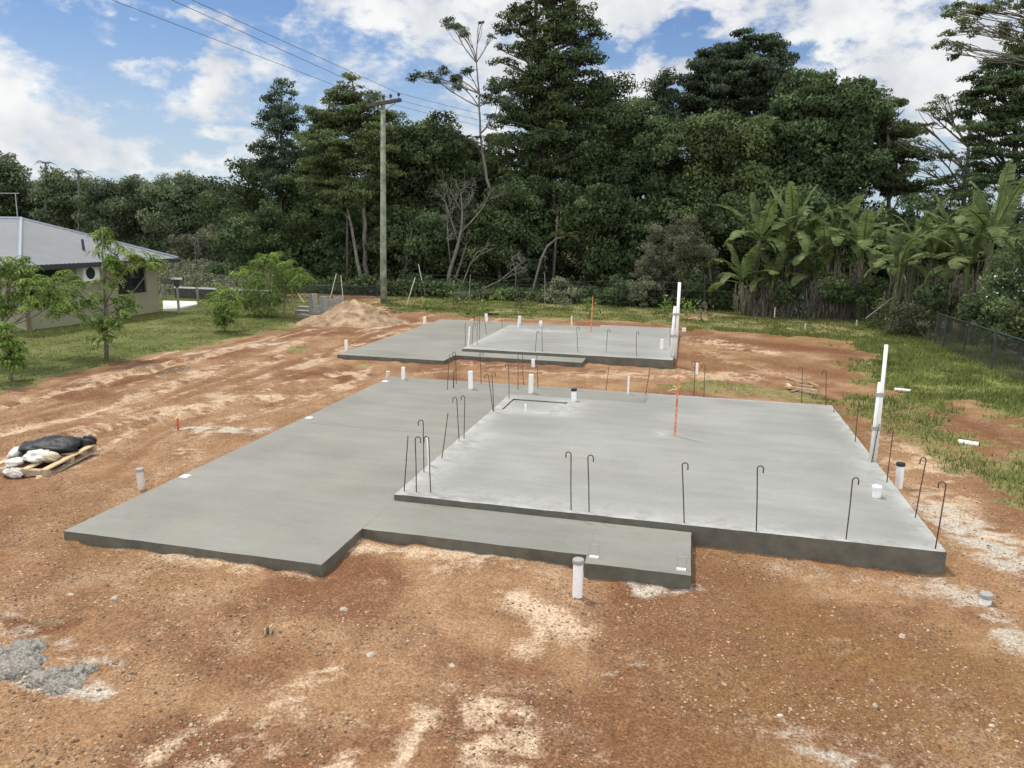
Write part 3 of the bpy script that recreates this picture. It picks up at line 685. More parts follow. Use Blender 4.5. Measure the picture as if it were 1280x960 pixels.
# white plates on garage edge, brackets on porch
for (a, b_), lb in (((231,595),'small white plate on the near garage slab edge, nearest the corner'),((386,522),'small white plate halfway along the near garage slab edge'),((481,476.5),'small white plate at the far end of the near garage slab edge')):
    c = G(a, b_, ZG+.004); o = MB().box((c[0]-.05,c[1]-.07,ZG-.001),(c[0]+.07,c[1]+.06,ZG+.008)).build('cover_plate', M['white'], origin=c); tag(o, lb, 'plate', 'small white plates on the slab edge')
for (a, b_), lb in (((742.5,697),'pale foot bracket with thin wire loop on the porch, left one'),((851.5,712.5),'pale foot bracket with thin wire loop at the porch corner')):
    c = G(a, b_, ZG); t = thing('post_bracket', c, lb, 'bracket', 'post brackets on the porch')
    MB().box((c[0]-.05,c[1]-.02,ZG-.002),(c[0]+.05,c[1]+.025,ZG+.014)).build('bracket_foot', M['white'], t)
    MB().tube([c+[-.045,.03,0], c+[-.045,.03,.13], c+[-.03,.03,.14], c+[.045,.03,.14], c+[.05,.03,.13], c+[.05,.03,0]], .003, 5).build('wire_loop', M['galv'], t)
# floor waste in the recess
c = G(690,513,ZH-.03); o = MB().box((c[0]-.05,c[1]-.1,c[2]-.002),(c[0]+.03,c[1]+.12,c[2]+.006)).build('floor_waste', M['cap_grey'], origin=c); tag(o, 'grey floor waste strip inside the shower recess', 'drain')

# ------------------------------------------------------------------ lumps: stones, spoil, mound, bags
def lump(name, c, rx, ry, rz, matl, seed, rough=.25, nseg=24, nring=12, label=None, cat=None, parent=None, group=None, flat=True, rot=0., origin=None, fr=2.2):
    r = np.random.default_rng(seed); V = []; 
    for j in range(nring+1):
        ph = (math.pi*.5)*(1-j/nring) if flat else math.pi*(.5-j/nring)
        for i in range(nseg):
            th = 2*math.pi*i/nseg; x = math.cos(th)*math.cos(ph); y = math.sin(th)*math.cos(ph); z = math.sin(ph)
            V.append((x, y, z))
    V = np.array(V); s0 = seed*13.7
    d = 1+rough*2*(fbm(V[:, 0]*1.0+V[:, 2]*.7+s0, V[:, 1]-V[:, 2]*.5+s0, fr, 4, seed)-.5)
    if 'spoil' in name: th_ = np.arctan2(V[:, 1], V[:, 0]); lb_ = 1+.14*np.sin(3*th_+seed)+.09*np.sin(5*th_+2.1*seed)+.05*np.sin(9*th_+seed); d = d*np.where(V[:, 2] < .8, lb_, 1+(lb_-1)*.5)
    W = V*d[:, None]*np.array([rx, ry, rz]); cr, sr = math.cos(rot), math.sin(rot)
    W = np.stack([W[:, 0]*cr-W[:, 1]*sr, W[:, 0]*sr+W[:, 1]*cr, W[:, 2]], 1)+np.array(c)
    if flat: W[V[:, 2] < .01, 2] -= .03
    F_ = [(j*nseg+i, (j+1)*nseg+i, (j+1)*nseg+(i+1) % nseg, j*nseg+(i+1) % nseg) for j in range(nring) for i in range(nseg)]
    o = npmesh(name, W, np.array(F_), matl, parent=parent, origin=(origin if origin is not None else c), smooth=True)
    if label: tag(o, label, cat, group)
    return o
# dirt mound
mc = np.array([-13.35, 27.2, .05])
def mound_mesh():
    n_ = 110; xs_ = np.linspace(-3.1, 3.1, n_); X, Y = np.meshgrid(xs_, xs_*.8); X = X.ravel(); Y = Y.ravel()
    pk = at(438, 377, 27.2); cx = pk[0]-mc[0]
    hgt = pk[2]*1.22
    d1 = np.hypot((X-cx)/np.where(X > cx, 2.6, 1.75), Y/1.75); Z = hgt*np.clip(1-d1, 0, 1)**1.0
    d2 = np.hypot((X-cx-1.3)/1.5, (Y+.1)/1.3); Z = np.maximum(Z, .42*hgt*sm(1-d2, 0, 1))
    d3 = np.hypot((X-cx+.9)/1.3, (Y+.9)/.9); Z = np.maximum(Z, .33*hgt*sm(1-d3, 0, 1))
    d4 = np.hypot((X-cx-.5)/1.8, (Y+1.0)/1.0); Z = np.maximum(Z, .25*hgt*sm(1-d4, 0, 1))
    nz = fbm(X, Y, 1.6, 5, 201); Z = Z*(.76+.48*nz)+(fbm(X, Y, 4.5, 5, 202)-.5)*.2*sm(Z, 0, .25)-.03
    W = np.stack([X+mc[0], Y+mc[1], Z+mc[2]], 1); idx = np.arange(n_*n_).reshape(n_, n_)
    F_ = np.stack([idx[:-1, :-1].ravel(), idx[:-1, 1:].ravel(), idx[1:, 1:].ravel(), idx[1:, :-1].ravel()], 1)
    o = npmesh('dirt_mound', W, F_, M['mound'], origin=mc, smooth=True); tag(o, 'brown conical mound of excavated soil beside the farther slab', 'dirt mound')
mound_mesh()
# cement spoil piles
c = G(10,838); lump('cement_spoil', (c[0],c[1],gh(*c[:2])-.02), 0.36, .27, .115, M['cem'], 3, .2, 120, 44, 'larger grey lump of dumped wet cement at the left frame edge', 'cement spill', fr=11)
c = G(78,862); lump('cement_spoil', (c[0],c[1],gh(*c[:2])-.02), .26, .2, .1, M['cem'], 4, .2, 110, 40, 'smaller grey lump of dumped cement with white rim, beside the larger', 'cement spill', fr=11)
# stones
stn = [(540,797,.035,1,'single rounded pale stone in the dirt left of the foreground centre'),(1128,798,.035,1,'angular orange stone in the lower right dirt'),(1090,848,.02,0,None),(1033,898,.022,0,None),(1094,883,.026,0,None),(975,898,.022,0,None),
       (797,822,.035,1,'flat cream stone right of the foreground centre'),(430,771,.04,1,'long flat brown stone below the garage slab corner'),(464,830,.04,1,'reddish embedded stone above the pale streaks'),(145,838,.035,0,None),(88,752,.035,0,None),(145,758,.04,0,None),(1215,820,.02,0,None),
       (1160,786,.02,0,None),(905,862,.02,0,None),(640,760,.022,0,None),(300,800,.02,0,None),(1240,905,.022,0,None),(360,835,.02,0,None),(565,838,.03,0,None),(770,848,.024,0,None),(600,772,.02,0,None)]
for i, (a, b_, r_, hue, lb) in enumerate(stn):
    c = G(a, b_); z = float(gzat(c[0], c[1]))
    lump('stone', (c[0], c[1], z-.004), r_*1.2, r_*.85, r_*.75, M['stone'] if i % 3 else M['stone2'], 20+i, .35, 14, 7, lb or 'small loose pebble lying in the foreground dirt', 'stone', group='loose stones in the foreground dirt', rot=i*1.3)
# half-buried coconut-like husk with pale splinters
c = G(336,800); z = float(gzat(c[0], c[1])); t = thing('timber_stub', (c[0], c[1], z), 'dark stub half buried in the dirt with a pale split edge', 'stub')
lump('stub_body', (c[0], c[1], z-.01), .05, .045, .06, M['bark'], 61, .3, 16, 8, parent=t)
MB().box((c[0]-.012,c[1]-.055,z-.01),(c[0]+.004,c[1]-.04,z+.07)).box((c[0]+.03,c[1]-.03,z-.01),(c[0]+.042,c[1]+.01,z+.085)).build('split_edge', M['wood_new'], t)
# clods near the spoil and along slab edges
cl = [(60,790,.06),(75,787,.045),(1095,592+20,.0)]
for i, (a, b_, r_) in enumerate(cl[:2]):
    c = G(a, b_); lump('dirt_clod', (c[0], c[1], float(gzat(c[0], c[1]))-.01), r_*1.6, r_, r_*.6, M['mound'], 80+i, .5, 18, 8, 'dark crumbly clod of earth above the grey cement lumps', 'clod', group='earth clods at the left edge')

# ------------------------------------------------------------------ pallet with bags
pf = G(60,602); pl_ = G(14,590); pr_ = G(117,575)
ux = (pr_-pf); uy = (pl_-pf); Lx = np.linalg.norm(ux); ux /= Lx; uy = uy-ux*(uy@ux); Ly = np.linalg.norm(uy); uy /= Ly
Lx, Ly = 1.17, .95
def PM(x, y, z): return pf+ux*x+uy*y+np.array([0, 0, z+.05])
t = thing('pallet', PM(Lx/2, Ly/2, 0), 'worn timber pallet on the dirt at the left, tilted', 'pallet')
def obx(mb, x0, x1, y0, y1, z0, z1, tilt=.05):
    vs = [PM(x, y, z+tilt*x) for z in (z0, z1) for x, y in ((x0,y0),(x1,y0),(x1,y1),(x0,y1))]
    mb.add(vs, [(0,3,2,1),(4,5,6,7),(0,1,5,4),(1,2,6,5),(2,3,7,6),(3,0,4,7)])
for k, y in enumerate((0, .3, .6, Ly-.1)):
    mb = MB(); obx(mb, 0, Lx, y, y+.1, .115, .135); mb.build('deck_board', M['wood_new'], t)
for k, x in enumerate((0, Lx/2-.04, Lx-.08)):
    mb = MB(); obx(mb, x, x+.08, .0, Ly, .03, .115)
    mb.build('bearer', M['wood_dirty'], t)
for y in (0, Ly-.1):
    mb = MB(); obx(mb, 0, Lx, y-.01, y+.09, .01, .03); mb.build('bottom_board', M['wood_dirty'], t)
def bag(name, x, y, z, rx, ry, rz, m_, seed, label, cat='bag', rot=.2, rough=.3):
    c = PM(x, y, z+.05*x); ang = math.atan2(ux[1], ux[0])+rot
    lump(name, c, rx, ry, rz, M[m_], seed, rough, 40, 20, label, cat, rot=ang, flat=False, fr=2.6)
bag('plastic_sheet', .83, .52, .19, .40, .42, .13, 'blackplastic', 31, 'crumpled black plastic sheet covering the far half of the pallet', 'plastic sheet', rough=.35)
bag('plastic_sheet', 1.14, .18, .14, .1, .16, .12, 'blackplastic', 33, 'loose black plastic corner drooping over the pallet end', 'plastic sheet', rough=.5)
bag('cement_bag', .42, .42, .19, .25, .2, .085, 'whitebag', 35, 'dusty white bag in the middle of the pallet')
bag('cement_bag', .40, .22, .18, .16, .12, .07, 'creambag', 36, 'cream bag slumped over the near side of the pallet')
bag('cement_bag', .16, .62, .17, .15, .12, .06, 'whitebag', 37, 'small white bag near the left end of the pallet')
bag('cement_bag', .62, .92, .17, .28, .09, .07, 'whitebag', 38, 'long white bag along the rear side of the pallet')
bag('paper_wrap', -.03, .5, .07, .07, .12, .07, 'whitebag', 39, 'crumpled white wrapping hanging off the left pallet end', 'wrapping', rough=.7)
bag('paper_wrap', -.02, .1, .0, .07, .06, .05, 'wood_new', 40, 'yellow crumpled scrap below the near pallet corner', 'scrap', rough=.5)

# ------------------------------------------------------------------ timber offcuts behind the slab
def plank(a, b, z, w, h, label, m='wood_dirty', name='timber_offcut', z2=None):
    A = G(*a, z); Bq = G(*b, z); d = (Bq-A); d /= np.linalg.norm(d); s_ = np.array([-d[1], d[0], 0])*w/2; up = np.array([0, 0, h])
    if z2: Bq = Bq+[0,0,z2]
    vs = [A-s_, Bq-s_, Bq+s_, A+s_]; vs = vs+[v+up for v in vs]
    o = MB().add(vs, [(0,3,2,1),(4,5,6,7),(0,1,5,4),(1,2,6,5),(2,3,7,6),(3,0,4,7)]).build(name, M[m], origin=(A+Bq)/2); tag(o, label, 'timber', 'timber offcuts behind the near slab')
plank((981,484),(1022,489),.05,.055,.035,'pale timber offcut on top of the small heap behind the slab','wood_new')
plank((1000,489),(1020,494),.02,.07,.04,'grey timber offcut at the front of the small heap','wood_grey')
plank((981,472),(1004,479),.03,.05,.03,'thin brown batten lying behind the small timber heap','wood_dirty')
plank((988,490),(1008,486),.02,.04,.03,'short grey stick under the heap','wood_grey')
plank((996,481),(1016,484),.1,.035,.03,'thin pale stick on the heap','wood_new')
plank((1010,478),(1022,488),.03,.04,.03,'short brown batten crossing the heap end','wood_dirty', z2=.1)
plank((984,482),(988,486),.06,.09,.06,'chunky yellow timber block on the heap','wood_new')

# ------------------------------------------------------------------ concrete blocks, pallet timber beyond the mound
def block_mesh():
    mb = MB(); mb.box((-.2,-.1,0),(.2,-.07,.19)).box((-.2,.07,0),(.2,.1,.19)).box((-.2,-.0699,.001),(-.17,.0699,.189)).box((.17,-.0699,.001),(.2,.0699,.189)).box((-.015,-.0699,.001),(.015,.0699,.189))
    return mb
blk0 = None
stacks = [(392,396,5,90),(400,394,2,0),(405,393,4,90),(414,391,3,0),(424,389,3,0)]
nm = ['tall end', 'low gap', 'second', 'third', 'last']
for si, (a, b_, n_, rz) in enumerate(stacks):
    c = G(a, b_)
    for k in range(n_):
        lb = 'grey hollow block %s the %s stack beside the mound' % (['at the bottom of', 'second up in', 'third up in', 'fourth up in', 'topmost of'][k] if n_ == 5 or k < n_-1 else 'topmost of', nm[si])
        if blk0 is None: o = blk0 = block_mesh().build('concrete_block', M['block'])
        else: o = blk0.copy(); C.objects.link(o)
        o.location = (c[0]+R_.uniform(-.01, .01), c[1], .03+k*.192); o.rotation_euler = (0, 0, rad(rz+R_.uniform(-3, 3))); tag(o, lb, 'concrete block', 'stacked concrete blocks')
for (a, b_, c_, d_, lb) in ((372,392,398,394,'low grey board lying left of the block stacks'),(375,397,392,400,'short grey board nearest the lawn corner'),(374,387,392,388,'grey board stacked against the block stacks')):
    plank((a, b_), (c_, d_), .05, .35, .16, lb, 'wood_grey', 'timber_board')
for k in range(3):
    c = G(604+k*5.5, 398.5-0*k); o = MB().tube([(c[0],c[1]+.8,.0),(c[0],c[1]+.8,.16),(c[0],c[1]+.8,.17)], [.085,.1,.07], 12).build('plant_pot', M['cap_dark'], origin=(c[0],c[1]+.8,0)); tag(o, ['leftmost','middle','rightmost'][k]+' of the three black plant pots behind the farther slab', 'plant pot', 'black plant pots')
c = G(578,397.5); o = MB().tube([(c[0],c[1]+.8,.0),(c[0],c[1]+.8,.13)], [.08,.1], 12).build('plant_pot', M['cap_dark'], origin=(c[0],c[1]+.8,0)); tag(o, 'single black pot left of the group of three pots', 'plant pot')
# ------------------------------------------------------------------ house
hw = -22.4; hy_0, hy_1 = 20.7, 27.4; zt = 2.32; e0, e1 = 20.15, 28.0; ex = -21.75
hs = thing('house', (-27, 24, 0), 'single storey olive rendered house with grey hipped metal roof', 'house')
# walls as an outer shell with window opening on the east face
wy0, wy1, wz0, wz1 = 25.1, 26.75, .98, 2.03
mb = MB()
mb.box((-38, hy_0, -.1), (hw, hy_0+.2, zt)).box((-38, hy_1-.2, -.1), (hw, hy_1, zt))
for y0, y1, z0, z1 in ((hy_0+.2, wy0, -.1, zt), (wy1, hy_1-.2, -.1, zt), (wy0, wy1, -.1, wz0), (wy0, wy1, wz1, zt)):
    mb.box((hw-.2, y0, z0), (hw-.001, y1, z1))
mb.build('wall', M['wall'], hs)
wd = MB().box((hw-.14, wy0, wz0), (hw-.10, wy0+.05, wz1)).box((hw-.14, wy1-.05, wz0), (hw-.10, wy1, wz1)).box((hw-.14, wy0+.05, wz1-.05), (hw-.10, wy1-.05, wz1)).box((hw-.14, wy0+.05, wz0), (hw-.10, wy1-.05, wz0+.05)).box((hw-.14, (wy0+wy1)/2-.02, wz0+.05), (hw-.10, (wy0+wy1)/2+.02, wz1-.05)).build('window', M['frame'], hs)
wd2 = MB().box((hw-.13, wy0+.03, wz0+.03), (hw-.125, wy1-.03, wz1-.03)).build('pane', M['glass']); wd2.location = -np.array(hs.location) if False else (0, 0, 0)
wd2.data.transform(Matrix.Translation(-Vector(hs.location))); wd2.parent = wd
MB().box((hw-.02, wy0-.04, wz0-.07), (hw+.03, wy1+.04, wz0-.002)).build('window_sill', M['wall'], hs)
# second darker recess window at left (mostly behind the young trees)
MB().box((hw-.0, 21.3, 1.6), (hw+.02, 22.5, 2.2)).build('window', M['glass'], hs)
# corrugated hip roof
ax_, az_ = -25.65, 3.93; ym = (e0+e1)/2; ez = 2.37
def corr_face(mb, P0, P1, P2, P3, n_, amp=.011):
    """P0-P1 eave, P3-P2 top; ribs run from eave to top; clipped as a triangle/trapezoid by columns"""
    P0, P1, P2, P3 = map(np.array, (P0, P1, P2, P3)); ev = P1-P0; L_ = np.linalg.norm(ev); ev = ev/L_
    upv = np.cross(ev, (P3+P2)/2-(P0+P1)/2); upv /= np.linalg.norm(upv); upv *= np.sign(upv[2])
    nrm_in = np.cross(upv, ev); nrm_in *= np.sign(nrm_in@((P3+P2)/2-(P0+P1)/2))
    hgt = nrm_in@(P3-P0); a3 = ev@(P3-P0); a2 = ev@(P2-P0)
    o = len(mb.v); k = 0
    for i in range(n_+1):
        u = L_*i/n_
        if u < a3: t = u/a3*hgt if a3 > 0 else hgt
        elif u > a2: t = (L_-u)/(L_-a2)*hgt
        else: t = hgt
        off = upv*(amp if i % 4 in (1, 2) else 0)
        mb.v.append(tuple(P0+ev*u+off)); mb.v.append(tuple(P0+ev*u+nrm_in*t+off))
    for i in range(n_):
        a = o+2*i; mb.f.append((a, a+2, a+3, a+1)); mb.mi.append(0)
mb = MB()
corr_face(mb, (ex, e0, ez), (ex, e1, ez), (ax_, ym, az_), (ax_, ym, az_), 160)
corr_face(mb, (-39, e0, ez), (ex, e0, ez), (ax_, ym, az_), (-39, ym, az_), 340)
corr_face(mb, (ex, e1, ez), (-39, e1, ez), (-39, ym, az_), (ax_, ym, az_), 340)
rf = mb.build('roof', M['roof'], hs)
def under(o): o.data.transform(Matrix.Translation(-Vector(hs.location))); o.parent = rf; return o
under(MB().tube([(ax_, ym, az_+.01), (ex, e0, ez+.03)], .07, 6).build('ridge_capping', M['ridge'])); under(MB().tube([(ax_, ym, az_+.01), (ex, e1, ez+.03)], .06, 6).build('ridge_capping', M['ridge']))
under(MB().tube([(ax_, ym, az_+.01), (-39, ym, az_+.01)], .07, 6).build('ridge_capping', M['ridge']))
_v = [at(105, 313, q) for q in np.linspace(22, 27, 80)]; _v = min(_v, key=lambda p: abs(p[2]-(ez+(ex-p[0])*.4)))
under(MB().tube([_v-[0,0,.1], _v+[-.03,0,.42]], [.05,.045], 8).build('vent_pipe', M['fascia']))
under(MB().box((-29, 21.6, 3.02), (-26.9, 23.1, 3.06)).build('solar_panel', M['solar'])).data.transform(Matrix.Translation((0, 0, .0)))
# antenna
pa = at(22, 272, ym); pt = at(19, 241, ym)
under(MB().tube([(pa[0], ym, az_-.02), (pt[0], ym, pt[2])], .018, 6).tube([(pt[0]-1.6, ym, pt[2]-.02), (pt[0]+.2, ym, pt[2]-.02)], .013, 5).build('antenna', M['galv']))
# gutter fascia, soffit
MB().box((ex-.02, e0, ez-.17), (ex+.08, e1+.08, ez-.015)).box((-39, e0-.08, ez-.17), (ex+.08, e0-.001, ez-.015)).box((-39, e1+.001, ez-.17), (ex-.021, e1+.08, ez-.015)).build('gutter', M['fascia'], hs)
MB().box((-38.5, e0+.001, ez-.13), (ex-.021, e1-.001, ez-.10)).build('soffit', M['soffit'], hs)
MB().tube([(hw+.05, hy_0+.12, 0), (hw+.05, hy_0+.12, zt)], .045, 8).build('downpipe', mat('tan_downpipe', (.17,.125,.075), .6), hs)
# air conditioner on the wall
a = at(114, 337, 24); c = np.array([hw, 23.95, 1.98]); ac = thing('air_conditioner', (hw+.15, 23.5, 1.65), 'white outdoor air conditioner unit high on the olive wall', 'air conditioner')
MB().box((hw+.02, 23.1, 1.66), (hw+.32, 23.9, 2.24)).build('casing', M['white'], ac)
mb = MB(); n_ = 20; cc_ = np.array([hw+.325, 23.45, 1.95])
mb.add([cc_]+[cc_+np.array([0, .22*math.cos(2*math.pi*k/n_), .22*math.sin(2*math.pi*k/n_)]) for k in range(n_)], [(0, k+1, (k+1) % n_+1) for k in range(n_)]); mb.build('fan_grille', M['cap_dark'], ac)
MB().box((hw+.001, 23.2, 1.6), (hw+.3, 23.26, 1.655)).build('wall_bracket', M['galv'], ac); MB().box((hw+.001, 23.75, 1.6), (hw+.3, 23.81, 1.655)).build('wall_bracket', M['galv'], ac)
mb = MB(); ap = pts([(204,391),(222,390),(247,384.5),(246,381),(204,380)]); mb.prism(ap, -.1, .17); o = mb.build('path', M['path']); tag(o, kind='structure')
# post light
pc = G(224, 393); o = thing('garden_lamp_post', pc, 'dark garden post with pale flat top at the house corner', 'lamp post')
h_ = at(222, 346, pc[1])[2]
MB().tube([pc, pc+[0,0,h_*.72]], .05, 6).build('post', M['wood_grey'], o); MB().tube([pc+[0,0,h_*.72], pc+[0,0,h_*.76], pc+[0,0,h_*.93]], [.06,.1,.13], 8).build('lantern', M['dark_metal'], o)
MB().box(pc+np.array([-.19,-.12,h_*.93]), pc+np.array([.19,.12,h_*.97])).build('lid', M['white'], o)

# ------------------------------------------------------------------ fences
def fence_line(pts2, n_per, hgt, post_mb, name, label, panel, extra=None):
    root = thing(name, (*pts2[0], 0), label, 'fence'); return root
# brown paling fence behind the house with pale top rail
A = np.array([-26.0, 33.0]); Bq = np.array([-20.3, 32.8]); fz = at(235, 360, 33)[2]
t = thing('paling_fence', (*A, 0), 'weathered brown paling fence with pale top rail behind the house corner', 'fence')
mb = MB(); L_ = np.linalg.norm(Bq-A); n_ = int(L_/.1)
for k in range(n_):
    p = A+(Bq-A)*k/n_; q = A+(Bq-A)*(k+.93)/n_; z = fz-.03+R_.uniform(-.015, .015); d = R_.uniform(0, .012)
    mb.box((p[0], p[1]+d, .03), (q[0], q[1]+d+.016, z))
mb.build('palings', M['paling'], t)
MB().box((A[0], A[1]-.03, fz-.03), (Bq[0], A[1]+.04, fz+.05)).build('top_rail', M['white'], t)
for px_ in (206, 249, 299):
    X = colx(px_, 32.7); MB().box((X-.04, 32.55, 0), (X+.04, 32.66, fz+.12)).build('post', M['wood_grey'], t)
def mesh_fence(P0, P1, hgt, name, label, wirem, postm, posts, sp=.09, wr=.006, rail=True, zoff=0):
    P0 = np.array(P0, float); P1 = np.array(P1, float); L_ = np.linalg.norm(P1-P0); u = (P1-P0)/L_; nn = np.array([-u[1], u[0]])
    t = thing(name, (*P0, 0), label, 'fence'); V = []; F_ = []
    def strip(a, b):
        a3 = np.array([*(P0+u*a[0]), a[1]]); b3 = np.array([*(P0+u*b[0]), b[1]]); d = b3-a3; d /= np.linalg.norm(d); s_ = np.cross(d, [*nn, 0]); s_ /= np.linalg.norm(s_); s_ *= wr; n3 = np.array([*nn, 0])*wr
        o = len(V); V.extend([a3-s_, a3+s_, a3+n3, b3-s_, b3+s_, b3+n3]); F_.extend([(o, o+1, o+4, o+3), (o+1, o+2, o+5, o+4), (o+2, o, o+3, o+5)])
    k = -hgt
    while k < L_:
        a0 = max(k, 0); za = zoff+(a0-k); b0 = min(k+hgt, L_); zb = zoff+(b0-k)
        if b0 > a0+.01: strip((a0, za), (b0, zb)); strip((a0, zoff+hgt-(za-zoff)), (b0, zoff+hgt-(zb-zoff)))
        k += sp
    npmesh('chain_mesh', np.array(V), np.array(F_), wirem, parent=t)
    if rail: MB().tube([(*P0, zoff+hgt), (*P1, zoff+hgt)], .02, 6).build('top_rail', postm, t)
    for s_ in posts:
        p = P0+u*s_; MB().tube([(*p, -.1), (*p, zoff+hgt+.06)], .03, 8).build('post', postm, t)
    return t
mesh_fence((8.55, 29.0), (8.78, 17.0), 1.12, 'mesh_fence', 'low green wire mesh fence along the right side', M['greenmesh'], M['greenpost'], [0.05, .95, 2.8, 5.1, 7.2, 9.3, 11.5], .075, .0042)
X0, X1 = colx(300, 34.5), colx(478, 37.0)
mesh_fence((X0, 34.4), (X1, 37.0), at(420, 357, 36.5)[2], 'mesh_fence', 'dark wire mesh fence behind the dirt mound', M['blackmesh'], M['dark_metal'], [0, 2.4, 4.8, 7.2], .085, .0075)
# steel post and wire fence along the back
wf = thing('wire_fence', (-7, 37, 0), 'thin post and wire fence along the front of the trees', 'fence')
plist = [(503,343,37.0,0),(588,343,36.6,1),(630,350,36.6,0),(681,341,36.3,0),(722,352,36.6,0),(773,342,36.6,2),(830,350,36.4,0),(881,344,36.2,0),(1004,345,36.0,-2),(940,352,36.2,0),(1072,352,35.6,0)]
tops = []
for px_, ty, Y, ln in sorted(plist):
    X = colx(px_-ln*2, Y); tz = at(px_, ty, Y); MB().tube([(X, Y, -.1), (tz[0], Y, tz[2])], .02, 6).build('post', M['wood_grey'] if px_ in (681, 588) else M['dark_metal'], wf); tops.append((tz[0], Y, tz[2]))
for fz_ in (1.45, 1.1, .7):
    MB().tube([(a_, b_, min(c_-.03, fz_)) for a_, b_, c_ in tops], .0028, 4).build('wire', M['wire'], wf)

# ------------------------------------------------------------------ power pole and wires
b0 = G(480, 381); b0[2] = 0; tp = at(478.7, 118, b0[1]); ph = tp[2]
pp = thing('power_pole', b0, 'tall greenish timber power pole with a crossarm', 'power pole')
MB().tube([b0+[0,0,-.3], b0+[0,0,1.5], tp], [.165,.16,.11], 14).build('pole', M['pole'], pp, smooth=True)
def A3(x, y, dy=0): return at(x, y, b0[1]+dy)
l_ = A3(461, 133, .6); r_ = A3(503, 126, -.9)
arm = MB(); d = (r_-l_); d /= np.linalg.norm(d); 
def beam(mb, a, b, w, h):
    d = (b-a)/np.linalg.norm(b-a); s_ = np.cross(d, [0,0,1.]); s_ /= np.linalg.norm(s_); u_ = np.cross(s_, d); vs = []
    for p in (a, b):
        for q, e in ((-1,-1),(1,-1),(1,1),(-1,1)): vs.append(p+s_*w/2*q+u_*h/2*e)
    mb.add(vs, [(0,1,2,3),(7,6,5,4),(0,4,5,1),(1,5,6,2),(2,6,7,3),(3,7,4,0)]); return mb
off = np.array([0, -.22, 0])
ca = beam(MB(), l_+off, r_+off, .12, .15).build('crossarm', mat('dark_weathered_crossarm', (.09,.085,.075), .9, .2, .3, 6), pp)
for f in (.08, .5, .72, .95):
    p = l_+(r_-l_)*f+off; o = MB().tube([p+[0,0,.07], p+[0,0,.18], p+[0,0,.2], p+[0,0,.3], p+[0,0,.33]], [.015,.015,.06,.075,.03], 8).build('insulator', M['dark_metal']); o.data.transform(Matrix.Translation(-Vector(pp.location))); o.parent = ca
for s_ in (.22, .86):
    p = l_+(r_-l_)*s_+off; MB().tube([p-[0,0,.08], A3(480, 141)+off*.8], .02, 5).build('brace', M['galv'], pp)
def wire_(p, q, sag, label):
    n_ = 24; P_ = [np.array(p)+(np.array(q)-np.array(p))*k/n_-np.array([0,0,sag*4*(k/n_)*(1-k/n_)]) for k in range(n_+1)]
    o = MB().tube(P_, .009, 5, cap=False).build('power_line', M['wire'], origin=p); tag(o, label, 'power line', 'power lines running to the pole')
for (fx, q, z, lb) in ((.95, (240,0), 9.95, 'upper of the two close power lines crossing the sky'), (.5, (215,0), 9.9, 'lower of the two close power lines crossing the sky'), (.08, (140,0), 9.8, 'separate lowest power line crossing the sky at the left')):
    p = l_+(r_-l_)*fx+off+np.array([0,0,.31]); s_ = G(q[0], q[1], z); e = p+(s_-p)*1.7; wire_(p, e, .0, lb)
    e2 = p+np.array([14, 22, -1.0])*(1.6)+np.array([fx*2, 0, 0]); wire_(p, e2, .5, 'power line leaving the pole to the right, %s' % ('nearest the arm end' if fx > .9 else 'middle one' if fx > .3 else 'lowest one'))

# ------------------------------------------------------------------ foliage
def leaves(P_, n0, size, r, asp=.5, up=.5):
    """P_ centres, n0 preferred normals; returns V,F for pointed quads"""
    k = len(P_); n_ = n0+r.normal(size=(k, 3))*.75; n_[:, 2] += up; n_ /= np.linalg.norm(n_, axis=1)[:, None]+1e-9
    t = r.normal(size=(k, 3)); t -= n_*(t*n_).sum(1)[:, None]; t /= np.linalg.norm(t, axis=1)[:, None]+1e-9
    t[:, 2] -= .25; b = np.cross(n_, t); s = size*(.6+.8*r.random(k))
    V = np.stack([P_-t*s[:, None]*.5, P_+b*s[:, None]*asp*.5+n_*s[:, None]*.06, P_+t*s[:, None]*.5, P_-b*s[:, None]*asp*.5+n_*s[:, None]*.06], 1)
    return V
def crown_pts(blobs, r, dens, rc, flat=.6, fill=.35, per=150):
    """blobs: (centre(3), radii(3)); returns leaf centres and normals grouped in clumps"""
    Ps = []; Ns = []; Ts = []
    for c, rd in blobs:
        bt = r.uniform(-.28, .28)
        c = np.array(c, float); rd = np.array(rd, float)
        area = 4*math.pi*((rd[0]*rd[1])**1.6+(rd[0]*rd[2])**1.6+(rd[1]*rd[2])**1.6)**(1/1.6)/3**(1/1.6)
        nc = max(5, int(area/(rc*rc)*.55*dens))
        d = r.normal(size=(nc, 3)); d /= np.linalg.norm(d, axis=1)[:, None]
        rr = np.where(r.random(nc) < fill, r.random(nc)**.5*.75, .78+.3*r.random(nc))
        cc = c+d*rr[:, None]*rd
        crad = rc*(.55+.9*r.random(nc))*min(1., (rd.min()/rc)*.9+.25)
        ct = r.random(nc)
        for i in range(nc):
            m_ = max(8, int(per*(crad[i]/rc)**2)); q = r.normal(size=(m_, 3)); q /= np.linalg.norm(q, axis=1)[:, None]+1e-9
            q *= (r.random(m_)**.45)[:, None]; 
            Ps.append(cc[i]+q*crad[i]*np.array([1, 1, flat])); Ns.append(q*.9+d[i]*.35); Ts.append(np.full(m_, ct[i]+bt))
    P_ = np.concatenate(Ps); N_ = np.concatenate(Ns); T_ = np.concatenate(Ts)
    return P_, N_, np.clip(T_*.65+.35*r.random(len(P_)), 0, 1)
